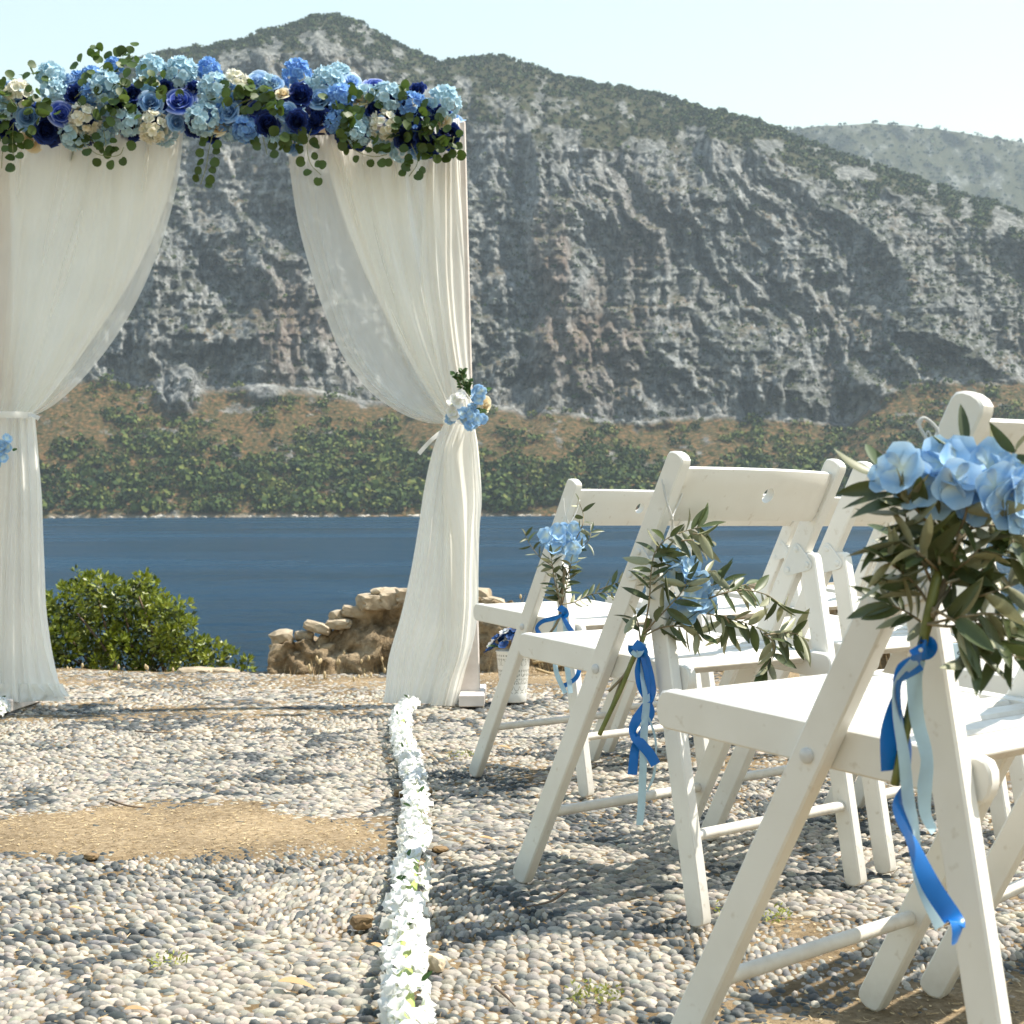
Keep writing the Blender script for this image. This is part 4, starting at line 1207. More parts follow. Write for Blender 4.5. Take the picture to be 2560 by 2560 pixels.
def put_leaf(root, me, base, tip_dir, face, size, name='leaf', w=1.0):
    """leaf blade from base along tip_dir, upper side towards face"""
    x = Vector(tip_dir).normalized(); z = Vector(face); z = (z - x * x.dot(z))
    if z.length < 1e-4: z = x.orthogonal()
    z.normalize(); y = z.cross(x)
    Rm = Matrix((x * size, y * size * w, z * size)).transposed().to_4x4()
    o = part(name, me, root); o.matrix_local = Matrix.Translation(Vector(base) - Vector(root.location)) @ Rm
    return o
def rv(a=1.0): return Vector((random.gauss(0, a), random.gauss(0, a), random.gauss(0, a)))

# ---- the long garland along the beam
def zpt(zone_, x, y):
    u, v = (x * 0.33126 + (0 if zone_ == 1 else 600), y * 0.33126 + 60)
    return u / K, v / K
BEAM = [(1, 140, 530, 'Hc', 105), (1, 390, 400, 'Hl', 105), (1, 390, 500, 'Hl', 85), (1, 540, 420, 'Rl', 80), (1, 690, 395, 'Hm', 78), (1, 560, 530, 'N', 85), (1, 690, 530, 'Hm', 80),
 (1, 800, 480, 'Hl', 118), (1, 860, 325, 'Hm', 68), (1, 205, 700, 'Rb', 95), (1, 460, 675, 'Rd', 85), (1, 350, 800, 'N', 105), (1, 640, 720, 'Hc', 110), (1, 960, 740, 'Hl', 108),
 (1, 560, 840, 'Hl', 100), (1, 230, 885, 'Rc', 90), (1, 780, 840, 'Hl', 75), (1, 1000, 520, 'N', 80), (1, 1140, 590, 'Rb', 95), (1, 1355, 575, 'Rd', 105), (1, 1140, 350, 'Hl', 108), (1, 1365, 370, 'Hl', 116),
 (1, 1450, 480, 'N', 76), (1, 1580, 350, 'Hm', 88), (1, 1620, 490, 'Hl', 112), (1, 1780, 460, 'Hc', 102), (1, 1150, 770, 'Hc', 112), (1, 1335, 745, 'Rb', 74), (1, 1530, 720, 'Hl', 115), (1, 1640, 775, 'Rc', 78),
 (1, 1730, 655, 'Rb', 80), (1, 1450, 795, 'N', 76), (1, 1850, 800, 'Hm', 95), (1, 40, 650, 'Hl', 80), (1, 60, 470, 'Rl', 60), (1, 880, 610, 'N', 70), (1, 1250, 470, 'N', 62),
 (2, 130, 430, 'Rl', 85), (2, 250, 440, 'Rb', 72), (2, 430, 380, 'Hm', 108), (2, 455, 530, 'N', 108), (2, 320, 520, 'Rc', 66), (2, 665, 440, 'Hl', 116), (2, 745, 380, 'Hl', 86), (2, 600, 560, 'Rb', 90),
 (2, 765, 570, 'Hm', 106), (2, 850, 425, 'Rl', 80), (2, 1020, 465, 'Rd', 76), (2, 910, 560, 'Rc', 85), (2, 1110, 560, 'Hl', 118), (2, 1300, 615, 'Hm', 98), (2, 1330, 495, 'N', 76), (2, 1540, 600, 'Hl', 125),
 (2, 1530, 730, 'Rc', 70), (2, 120, 640, 'Rd', 80), (2, 350, 660, 'Rb', 78), (2, 430, 735, 'N', 90), (2, 580, 725, 'N', 115), (2, 720, 740, 'Hm', 82), (2, 890, 820, 'Hl', 98), (2, 1090, 765, 'Hc', 104),
 (2, 210, 760, 'N', 104), (2, 40, 780, 'Hm', 88), (2, 900, 885, 'N', 74), (2, 1250, 860, 'N', 104), (2, 1400, 860, 'N', 96), (2, 1210, 965, 'Hl', 74), (2, 1490, 890, 'N', 74), (2, 250, 860, 'Hl', 58), (2, 20, 560, 'N', 80), (2, 1000, 640, 'N', 70), (2, 1400, 700, 'Hn', 80)]
bc = arch_pt(440, 222)
gar = empty('flower_garland', (bc.x, bc.y, bc.z), 'long garland of blue, navy and cream flowers along the top of the arch', 'garland')
for k, (zn, x, y, ty, s) in enumerate(BEAM):
    x19_, y19_ = zpt(zn, x, y)
    midy = np.interp(x19_, [0, 250, 450, 700, 865], [208, 196, 210, 225, 235])
    dzr = (y19_ - midy) / 78.0
    dep = -0.165 * math.sqrt(max(0.05, 1 - min(1, abs(dzr)) ** 2)) - 0.01 - 0.015 * random.random()
    p = arch_pt(x19_, y19_, dep)
    R = s * 0.33126 / F_PX * 5.55 * (0.98 if ty[0] == 'H' else 1.0)
    out = Vector((random.gauss(0, 0.28), -1.0, -dzr * 0.9 + random.gauss(0, 0.2)))
    o = part(NAMES[ty[0]], random.choice(FL[ty]), gar)
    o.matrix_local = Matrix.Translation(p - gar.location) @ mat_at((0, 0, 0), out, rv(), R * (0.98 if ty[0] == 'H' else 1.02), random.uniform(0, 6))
# flowers wrapped round the top and back
for k in range(34):
    x = -20 + 880 * (k + random.random()) / 34
    midy = np.interp(x, [0, 250, 450, 700, 865], [208, 196, 210, 225, 235])
    a = random.uniform(-0.1, PI * 0.9)
    p = arch_pt(x, midy + 26, 0.02) + Vector((0, 0.10 * math.cos(a) * -1 + 0.05, 0.085 * math.sin(a)))
    ty = random.choice(['Hl', 'N', 'Hm', 'N', 'Hc', 'Rb', 'Hl'])
    o = part(NAMES[ty[0]], random.choice(FL[ty]), gar)
    o.matrix_local = Matrix.Translation(p - gar.location) @ mat_at((0, 0, 0), (random.gauss(0, .2), -math.cos(a), math.sin(a) + 0.1), rv(), random.uniform(0.06, 0.078), random.uniform(0, 6))
# smaller blooms filling the gaps in front
for k in range(46):
    x = -15 + 870 * (k + random.random()) / 46
    midy = np.interp(x, [0, 250, 450, 700, 865], [208, 196, 210, 225, 235]); dzr = random.uniform(-0.75, 0.85)
    p = arch_pt(x, midy + dzr * 66, -0.125 * math.sqrt(1 - dzr * dzr) - 0.01)
    ty = random.choice(['N', 'Hn', 'Hm', 'Hl', 'N', 'Rb', 'Hl'])
    o = part(NAMES[ty[0]], random.choice(FL[ty]), gar)
    o.matrix_local = Matrix.Translation(p - gar.location) @ mat_at((0, 0, 0), (random.gauss(0, .35), -1, -dzr * 0.8), rv(), random.uniform(0.040, 0.055), random.uniform(0, 6))
VINES = [(1, [(1605, 830), (1575, 960), (1555, 1080), (1515, 1210)], 12, -0.18), (1, [(640, 900), (720, 975), (830, 1000), (905, 985), (935, 930)], 9, -0.19),
 (1, [(110, 740), (40, 850), (20, 950), (12, 1090)], 10, -0.19), (1, [(720, 360), (800, 300), (890, 285), (1000, 240)], 8, -0.08), (1, [(100, 760), (95, 880), (100, 990)], 6, -0.2),
 (1, [(560, 560), (650, 480), (700, 440)], 4, -0.2), (1, [(780, 800), (800, 900), (790, 930)], 4, -0.2), (1, [(1760, 640), (1850, 580), (1990, 545)], 6, -0.21),
 (2, [(540, 790), (505, 900), (530, 1050), (612, 1140)], 11, -0.19), (2, [(790, 840), (860, 945), (1000, 1000), (1110, 985)], 11, -0.19), (2, [(1290, 900), (1340, 1040), (1275, 1150)], 9, -0.2),
 (2, [(1390, 880), (1500, 960), (1590, 920), (1615, 850)], 9, -0.18), (2, [(1560, 900), (1600, 960), (1610, 1020)], 5, -0.15), (2, [(165, 830), (205, 985)], 4, -0.18), (2, [(320, 840), (360, 890), (435, 905)], 6, -0.19),
 (2, [(20, 640), (120, 560), (220, 530)], 7, -0.21), (2, [(900, 600), (970, 600), (1050, 500)], 4, -0.2), (2, [(650, 670), (760, 680), (860, 700)], 6, -0.21)]
for zn, P2, nl, dy in VINES:
    P3 = []
    for j, (x, y) in enumerate(P2):
        a, b = zpt(zn, x, y); P3.append(arch_pt(a, b, dy + 0.02 * random.random()))
    C = catmull(P3, 6)
    vn = part('vine', new_mesh('vine', *tube([p - gar.location for p in C], 0.0014, 5), M['stem_g']), gar)
    for j in range(nl):
        t = (j + 0.5) / nl * (len(C) - 1); i = min(int(t), len(C) - 2); p = C[i].lerp(C[i + 1], t - i)
        d = (C[i + 1] - C[i]).normalized(); s = 1 if j % 2 else -1
        side = d.cross(Vector((0, 1, 0))) * s
        td = side + rv(0.25) + d * 0.3
        lo = put_leaf(gar, random.choice(LEAF_R), p + td.normalized() * 0.012, td, Vector((random.gauss(0, .3), -1, 0.25 + random.gauss(0, .35))), random.uniform(0.029, 0.041))
        lo.parent = vn
CLUMPS = [(1, 1180, 430, 9), (1, 870, 400, 8), (1, 850, 540, 6), (1, 330, 630, 8), (1, 230, 590, 6), (1, 820, 655, 9), (1, 90, 400, 4), (1, 260, 370, 3), (1, 645, 340, 2), (1, 755, 225, 3), (1, 920, 230, 3), (1, 1010, 270, 4), (1, 1000, 640, 5), (1, 1590, 590, 5), (1, 1860, 520, 6),
 (1, 30, 450, 5), (1, 20, 620, 6), (1, 150, 830, 5), (1, 610, 870, 4), (1, 1220, 520, 5), (2, 250, 610, 12), (2, 870, 720, 7), (2, 1330, 790, 11), (2, 1440, 770, 9), (2, 1250, 530, 5), (2, 840, 510, 3), (2, 760, 600, 2), (2, 800, 860, 5), (2, 1340, 680, 3), (2, 1440, 930, 7), (2, 1060, 880, 5), (2, 100, 500, 5), (2, 1620, 860, 4), (2, 1200, 760, 4), (2, 340, 860, 5)]
for zn, x, y, n in CLUMPS:
    for j in range(n + 2):
        a, b = zpt(zn, x + random.gauss(0, 55), y + random.gauss(0, 42))
        midy = np.interp(a, [0, 250, 450, 700, 865], [208, 196, 210, 225, 235]); dzr = min(0.97, abs(b - midy) / 90)
        p = arch_pt(a, b, -0.19 * math.sqrt(1 - dzr ** 2) - 0.02 - 0.03 * random.random())
        put_leaf(gar, random.choice(LEAF_R), p, rv(1) + Vector((0, 0.2, 0.1)), Vector((random.gauss(0, .5), -1, 0.5 + random.gauss(0, .5))), random.uniform(0.030, 0.043))

# ---- posies tied to the arch
M['box'] = leaf_mat('boxwood_leaf', (0.05, 0.11, 0.025), (0.12, 0.18, 0.06), 0.3, 0.45, 30, 0.5)
def oval_leaf(w=0.26, n=6, fold=0.22, curl=0.18):
    V, Fc = [], []
    for i in range(n + 1):
        t = i / n
        ww = w * math.sin(PI * min(1, t * 0.97 + 0.03) ** 0.85) ** 0.8
        z = -curl * t * t
        V += [Vector((t, -ww, z + fold * ww)), Vector((t, 0, z)), Vector((t, ww, z + fold * ww))]
    for i in range(n):
        a = 3 * i
        Fc += [(a, a + 3, a + 4, a + 1), (a + 1, a + 4, a + 5, a + 2)]
    return V, Fc
LEAF_B = [new_mesh('leaf', *oval_leaf(0.30, 5, 0.25, 0.15), M['box'])]
FLO = {k: [fl_mesh('floret', floret_geo(1.0, 0.16, 4, 1.0, random.Random(60 + j), 5, 6), m) for j in range(4)] for k, m in (('sky', C_SKY), ('white', C_WHITE), ('deep', C_DEEP))}
def put_floret(root, me, p, n, s, name='floret'):
    o = part(name, me, root)
    o.matrix_local = Matrix.Translation(Vector(p) - Vector(root.location)) @ mat_at((0, 0, 0), n, rv(), s, 0)
    return o
def posy(x0, y0, label, items):
    """items in pixels of the close-up of the right-hand posy (region 1100,900-1260,1120)"""
    c = arch_pt(x0, y0, -0.12)
    t = empty('posy', c, label, 'posy', 'posies tied to the arch posts')
    return t
ps = posy(888, 765, 'posy with white and blue petals and a cream rose tied to the right curtain', None)
def q(x, y, d): # close-up pixel -> terrace
    return pt(1100 + x * 0.11388, 900 + y * 0.11388, AY - d)
for (x, y, n, sp, ty) in ((280, 930, 7, 110, 'white'), (450, 800, 3, 60, 'white'), (270, 1160, 5, 80, 'white'), (800, 680, 7, 100, 'sky'), (830, 850, 4, 70, 'sky'), (470, 1120, 5, 80, 'sky'), (640, 1220, 7, 110, 'sky'), (850, 1280, 6, 90, 'sky'), (700, 1390, 5, 90, 'sky'), (250, 1300, 3, 50, 'sky')):
    for j in range(n):
        p = q(x + random.gauss(0, sp * 0.55), y + random.gauss(0, sp * 0.55), 0.17 + 0.04 * random.random())
        put_floret(ps, random.choice(FLO[ty]), p, (random.gauss(0.1, .5), -1, random.gauss(0.1, .5)), 0.0215)
o = part('rose', FL['Rc'][0], ps); o.matrix_local = Matrix.Translation(q(1010, 980, 0.15) - ps.location) @ mat_at((0, 0, 0), (0.8, -0.7, -0.05), (0, 0, 1), 0.036)
for br in ([(620, 850), (480, 600), (390, 400), (330, 330)], [(640, 800), (560, 560), (480, 330), (500, 240)], [(700, 900), (620, 700), (600, 560), (640, 470)], [(760, 1000), (900, 780), (1000, 650)], [(700, 1000), (860, 1100), (930, 1120)]):
    C = catmull([q(x, y, 0.17) for x, y in br], 5)
    st = part('stem', new_mesh('stem', *tube([p - ps.location for p in C], 0.0015, 5), M['stem_g']), ps)
    for i in range(3, len(C)):
        for s in (-1, 1):
            lo = put_leaf(ps, LEAF_B[0], C[i], (C[i] - C[i - 1]).normalized() + Vector((s * 1.1, random.gauss(0, .5), random.gauss(0, .4))), (random.gauss(0, .5), -0.8, 0.7), random.uniform(0.016, 0.026), w=1.1)
            lo.parent = st
ps2 = posy(-8, 850, 'posy of sky blue petals on the left curtain at the photo edge', None)
for j in range(16):
    p = arch_pt(-8 + random.gauss(0, 13), 850 + random.gauss(0, 15), -0.17)
    put_floret(ps2, random.choice(FLO['sky']), p, (random.gauss(0.4, .5), -1, random.gauss(0, .5)), 0.0215)
for j in range(8):
    put_leaf(ps2, LEAF_B[0], arch_pt(-12 + random.gauss(0, 14), 840 + random.gauss(0, 22), -0.15), rv(), (0, -1, 0.4), 0.025, w=1.1)

# ---- white flower garlands lying along the aisle
def star_floret(seed):
    return fl_mesh('floret', floret_geo(1.0, 0.6, 5, 0.85, random.Random(seed), 3, 4, 0.35), C_WHITE)
STAR = [star_floret(80 + k) for k in range(5)]
M['sprig'] = simple_mat('lime_green_sprig', (0.30, 0.42, 0.10), (0.42, 0.52, 0.16), 50, 0.5)
def aisle_garland(pts19, n, label, rad=0.0215):
    P3 = [gnd(x * K, y * K, 0.028) for x, y in pts19]
    C = catmull(P3, 12)
    root = empty('floor_garland', C[len(C) // 2] * 1.0, label, 'garland', 'white flower garlands along the aisle')
    root.location.z = 0.0
    part('cord', new_mesh('cord', *tube([p - root.location - Vector((0, 0, 0.004)) for p in C], 0.012, 6), M['sprig']), root)
    d = np.cumsum([0] + [(C[i + 1] - C[i]).length for i in range(len(C) - 1)])
    for k in range(n):
        L_ = d[-1] * (k + random.random()) / n; i = min(int(np.searchsorted(d, L_)), len(C) - 1); i = max(i, 1)
        f = (L_ - d[i - 1]) / (d[i] - d[i - 1]); p = C[i - 1].lerp(C[i], f); tg = (C[i] - C[i - 1]).normalized()
        side = tg.cross(Vector((0, 0, 1)))
        a = random.uniform(-0.35, PI + 0.35)
        o_ = side * math.cos(a) + Vector((0, 0, 1)) * math.sin(a)
        s = random.uniform(0.0165, 0.0225)
        put_floret(root, random.choice(STAR), p + o_ * rad * random.uniform(0.45, 0.95), o_ + tg * random.gauss(-0.3, .45) + Vector((0, 0, 0.25)), s)
    for k in range(n // 16):
        i = random.randrange(1, len(C)); p = C[i] + Vector((random.gauss(0, 0.012), 0, 0.022))
        lf = put_leaf(root, LEAF_B[0], p, rv() + Vector((0, 0, 0.8)), (0, -1, 0.5), random.uniform(0.016, 0.024), 'sprig', 0.6)
    return root
aisle_garland([(778, 2120), (775, 2010), (768, 1930), (764, 1850), (763, 1780), (772, 1700), (779, 1620), (785, 1540), (780, 1470), (766, 1415), (754, 1378), (762, 1345), (776, 1326)], 298,
              'long white flower garland winding along the aisle beside the chairs')
aisle_garland([(-140, 1480), (-90, 1420), (-45, 1375), (-12, 1345), (4, 1328)], 110, 'end of a white flower garland at the foot of the left curtain')

# ---- enamelled pail of flowers behind the far chair
def pail_mat():
    m, nt, N, L, B = nodes_of('white_lace_enamel')
    uv = N.new('ShaderNodeTexCoord').outputs['Object']
    sp = N.new('ShaderNodeSeparateXYZ'); L.new(uv, sp.inputs[0])
    an = N.new('ShaderNodeMath'); an.operation = 'ARCTAN2'; L.new(sp.outputs[0], an.inputs[0]); L.new(sp.outputs[1], an.inputs[1])
    def mth(op, a, b=None):
        n_ = N.new('ShaderNodeMath'); n_.operation = op
        for i, v in enumerate((a, b)):
            if v is None: continue
            if isinstance(v, (int, float)): n_.inputs[i].default_value = v
            else: L.new(v, n_.inputs[i])
        return n_.outputs[0]
    def band_(k, zs, z0, z1, r0, r1):
        u_ = mth('SUBTRACT', mth('FRACT', mth('MULTIPLY', an.outputs[0], k / (2 * PI))), 0.5)
        v_ = mth('SUBTRACT', mth('FRACT', mth('MULTIPLY', sp.outputs[2], zs)), 0.5)
        r_ = mth('SQRT', mth('ADD', mth('MULTIPLY', u_, u_), mth('MULTIPLY', v_, v_)))
        ring = mth('MULTIPLY', mth('GREATER_THAN', r_, r0), mth('LESS_THAN', r_, r1))
        zz = mth('MULTIPLY', mth('GREATER_THAN', sp.outputs[2], z0), mth('LESS_THAN', sp.outputs[2], z1))
        return mth('MULTIPLY', ring, zz)
    f = mth('MAXIMUM', band_(40, 62, 0.065, 0.125, 0.0, 0.24), mth('MAXIMUM', band_(14, 22, 0.068, 0.125, 0.30, 0.36), mth('MAXIMUM', band_(14, 24, 0.033, 0.062, 0.40, 0.47), mth('MAXIMUM', band_(36, 70, 0.155, 0.185, 0.0, 0.26), band_(14, 30, 0.14, 0.16, 0.34, 0.42)))))
    n_ = noise(nt, 30, 3); rr = ramp(nt, [(0.3, (0.74, 0.74, 0.70)), (0.7, (0.80, 0.80, 0.77))]); L.new(n_.outputs[0], rr.inputs[0])
    c = mixc(nt, f, rr.outputs[0], (0.30, 0.30, 0.26))
    L.new(c, B.inputs['Base Color']); B.inputs['Roughness'].default_value = 0.35
    bump(nt, B, f, 0.4, -0.001)
    return m
pc = gnd(1284, 1752); pc.z = 0.0
pail = empty('flower_pail', (pc.x, pc.y, -0.002), 'white lace patterned metal pail with blue and white flowers behind the chairs', 'pail')
V, Fc = lathe([(0.0, 0.0), (0.048, 0.0), (0.050, 0.003), (0.0505, 0.03), (0.066, 0.188), (0.0685, 0.192), (0.069, 0.195), (0.0665, 0.197), (0.064, 0.192), (0.060, 0.15), (0.0, 0.15)], 40)
part('bucket', flat_normals(new_mesh('bucket', V, Fc, pail_mat()), 40), pail)
for j in range(70):
    a, rr_ = random.uniform(0, 2 * PI), 0.094 * math.sqrt(random.random())
    z = 0.165 + 0.10 * math.sqrt(max(0, 1 - (rr_ / 0.098) ** 2)) + random.gauss(0, 0.006)
    p = Vector((pc.x + rr_ * math.cos(a), pc.y + rr_ * math.sin(a), z))
    ty = 'white' if random.random() < 0.28 else 'deep'
    put_floret(pail, random.choice(FLO[ty]), p, (math.cos(a) * rr_ * 14, math.sin(a) * rr_ * 14 - 0.3, 0.7 + random.random()), random.uniform(0.016, 0.022))
for a, b, dz in ((-0.098, -0.03, 0.03), (0.09, -0.05, 0.01), (0.06, -0.07, 0.0), (-0.05, 0.06, 0.02)):
    put_leaf(pail, LEAF_B[0], Vector((pc.x + a * 0.5, pc.y + b, 0.205)), (a, b, dz), (0, -0.5, 1), 0.055, w=0.55)

# ================================================================== olive and hydrangea bouquets on the aisle chairs
M['olive'] = leaf_mat('olive_leaf', (0.066, 0.090, 0.030), (0.26, 0.265, 0.155), 0.18, 0.42, 30, 0.45)
M['twig'] = simple_mat('olive_twig', (0.16, 0.12, 0.07), (0.26, 0.22, 0.13), 40, 0.7)
M['stalk'] = simple_mat('green_stalk', (0.10, 0.12, 0.02), (0.18, 0.19, 0.05), 50, 0.5)
LEAF_O = [new_mesh('olive_leaf', *oval_leaf(0.118 + 0.018 * k, 6, 0.5, (0.05, 0.16, -0.10)[k]), M['olive']) for k in range(3)]
def bouquet(loc, label):
    return empty('bouquet', loc, label, 'bouquet', 'olive and hydrangea bouquets tied to chairs')
def add_stem(root, P3, r0, r1, m='twig', name='twig', n=6):
    C = catmull(P3, n)
    o = part(name, new_mesh(name, *tube([p - root.location for p in C], [r0 + (r1 - r0) * i / (len(C) - 1) for i in range(len(C))], 6), M[m]), root)
    return o, C
def olive_branch(root, P3, nl, size, r0=0.0016, start=0.15, droop=0.3, splay=0.9):
    tw, C = add_stem(root, P3, r0, r0 * 0.4)
    for j in range(nl):
        t = (start + (1 - start) * (j + 0.5) / nl) * (len(C) - 1); i = min(int(t), len(C) - 2); p = C[i].lerp(C[i + 1], t - i)
        d = (C[i + 1] - C[i]).normalized()
        sd_ = d.cross(Vector((0, -1, 0.2))).normalized() * (1 if j % 2 else -1)
        td = d * random.uniform(0.4, 1.0) + sd_ * splay * random.uniform(0.5, 1.2) + Vector((0, random.gauss(0, .45), -droop * random.random())) 
        face = Vector((random.gauss(0, .6), random.gauss(-0.5, .6), random.gauss(0.55, .6)))
        if random.random() < 0.36: face = -face
        lo = put_leaf(root, random.choice(LEAF_O), p, td, face, size * random.uniform(0.72, 1.15), 'olive_leaf')
        lo.parent = tw
    td = (C[-1] - C[-2]).normalized()
    put_leaf(root, LEAF_O[0], C[-1], td, (0, -0.7, 0.7), size * 0.9, 'olive_leaf').parent = tw
    return tw
def string(root, P3, r=0.0012, name='string'):
    C = catmull(P3, 8)
    part(name, new_mesh(name, *tube([p - root.location for p in C], r, 5), M['rib_white']), root)

# --- near bouquet, on the nearest chair (close-up frame 2100,1100 - 2560,1700)
def Q1(x, y, d=0.0): return pt(2100 + x * 0.31060, 1100 + y * 0.31056, 1.365 + d)
b1 = bouquet(Q1(690, 1640), 'large bouquet of blue hydrangea and olive leaves on the nearest chair')
add_stem(b1, [Q1(850, 740, .02), Q1(800, 1000, .01), Q1(745, 1260), Q1(680, 1560), Q1(640, 1800), Q1(560, 2200), Q1(440, 2780)], 0.0052, 0.0042, 'stalk', 'stalk')
add_stem(b1, [Q1(980, 700, .03), Q1(900, 1000, .02), Q1(790, 1300, .01), Q1(700, 1560, .01), Q1(660, 1760, .012), Q1(600, 2100, .015)], 0.003, 0.0028, 'twig', 'stalk')
for P_, nl in (([(700, 1500), (560, 1400), (420, 1330)], 9), ([(730, 1350), (620, 1180), (480, 1050), (380, 980)], 12), ([(760, 1200), (660, 980), (560, 780), (510, 480)], 15), ([(790, 1050), (620, 900), (420, 780)], 11),
               ([(700, 1480), (900, 1500), (1050, 1450), (1190, 1480), (1280, 1640)], 13), ([(740, 1400), (900, 1150), (930, 900), (1020, 740), (1180, 690), (1330, 700), (1400, 830)], 18), ([(740, 1420), (1000, 1300), (1180, 1240), (1420, 1160)], 13),
               ([(720, 1480), (1000, 1420), (1250, 1400), (1480, 1480)], 14), ([(760, 1300), (900, 1080), (1050, 950), (1180, 800)], 12), ([(800, 1000), (760, 760), (620, 560), (500, 470), (360, 350), (290, 200)], 14),
               ([(820, 900), (1000, 640), (1030, 300), (1010, 60)], 5), ([(900, 900), (1200, 500), (1330, 200), (1420, 80)], 7), ([(860, 1150), (1150, 1050), (1330, 900), (1480, 900)], 13), ([(740, 1350), (980, 1500), (1080, 1640), (1090, 1760)], 8), ([(1100, 1480), (1230, 1520), (1330, 1660), (1420, 1760)], 9)):
    olive_branch(b1, [Q1(x, y, random.uniform(-0.03, 0.03)) for x, y in P_], nl, 0.049)
FLB1 = [(680, 270, -1.0, 0.0), (920, 330, 0.1, 0.1), (1080, 300, 0.3, .3), (1200, 220, .1, .3), (1310, 500, .4, -.5), (1090, 480, -.2, -.4), (1400, 330, .6, .2), (820, 180, -.3, .5), (500, 230, -.7, .3), (780, 420, -.2, -.6), (960, 200, .2, .6), (1250, 380, .2, 0), (1420, 500, .6, -.2), (350, 300, -.9, 0), (600, 360, -.4, -.2), (1480, 420, .8, 0)]
for x, y, nx, nz_ in FLB1:
    big = 1 if x > 430 else 0.6
    put_floret(b1, random.choice(FLO['sky']), Q1(x, y, random.uniform(-0.035, 0.0)), (nx * 0.7 + random.gauss(0, .2), -1, nz_ * 0.8 + random.gauss(0, .2)), random.uniform(0.023, 0.028) * big)
    add_stem(b1, [Q1(x, y, 0.0), Q1((x + 860) / 2 + 20, (y + 760) / 2, 0.01), Q1(850, 760, 0.015)], 0.0011, 0.0013, 'stalk', 'flower_stalk', 4)
# knot and ribbons
ribbon('ribbon_knot', [Q1(622, 1660, -.008), Q1(650, 1685, -.011), Q1(692, 1690, -.009), Q1(702, 1660, 0.0), Q1(660, 1648, 0.006), Q1(624, 1660, -.005)], 0.019, M['rib_blue'], b1, twist=[0.4, 0, -0.3, 0.3, 0.2, 0.4])
v, f = boulder(5, 2); part('pearl_pin', new_mesh('pearl_pin', [p * 0.0022 for p in lathe([(0, -1), (.7, -.7), (1, 0), (.7, .7), (0, 1)], 10)[0]], lathe([(0, -1), (.7, -.7), (1, 0), (.7, .7), (0, 1)], 10)[1], M['rib_white']), b1, Q1(650, 1690, -.022) - b1.location)
def R1(x, y, d=0.0): return pt(2200 + x * 0.47619, 1640 + y * 0.47619, 1.36 + d)
ribbon('ribbon', [R1(215, 10, -.01), R1(120, 70, -.015), R1(80, 200, -.01), R1(45, 400, 0), R1(50, 600, .01)], 0.0165, M['rib_blue'], b1, twist=[0.9, 0.5, 1.0, 0.25, 0.1])
ribbon('ribbon', [R1(200, 30, -.005), R1(105, 130, -.01), R1(110, 300, 0), R1(145, 480, .01), R1(140, 650, .01), R1(100, 790, 0), R1(160, 960, -.01), R1(260, 1190, -.01), R1(370, 1360, -.01), R1(405, 1420, -.02), R1(392, 1510, -.02)], 0.0185, M['rib_blue'], b1, twist=[0.2, 1.0, 1.2, 0.9, 1.1, 0.6, 0.9, 0.2, 0.1, 0.7, 1.0])
ribbon('ribbon', [R1(190, 20, -.012), R1(90, 130, -.015), R1(85, 280, -.01), R1(125, 520, -.005), R1(150, 760, 0), R1(190, 920, 0), R1(190, 1080, .005), R1(240, 1240, .01), R1(320, 1420, .01)], 0.014, M['rib_pale'], b1, twist=[0.6, 1.0, 0.8, 0.5, 0.4, 0.9, 0.5, 0.2, 0.4])
ribbon('ribbon', [R1(200, 20, .0), R1(180, 120, 0), R1(195, 330, 0), R1(245, 530, 0), R1(235, 690, .005), R1(240, 830, .01), R1(285, 920, .01)], 0.015, M['rib_pale'], b1, twist=[0.2, 0.1, 0.3, 0.5, 0.2, 0.6, 0.9])
def W1(x, y, d=0.0): return pt(2100 + x * 0.2381, 1000 + y * 0.2381, 1.39 + d)
string(b1, [W1(960, 490), W1(870, 350), W1(820, 240), W1(880, 185), W1(970, 240), W1(1030, 320), W1(1010, 420), W1(990, 500)], 0.0013)
string(b1, [W1(985, 500), W1(900, 380), W1(840, 260), W1(880, 195), W1(950, 235), W1(1020, 330), W1(1025, 420), W1(970, 495)], 0.0011)
string(b1, [W1(940, 480), W1(905, 390), W1(930, 330), W1(990, 480)], 0.0009)

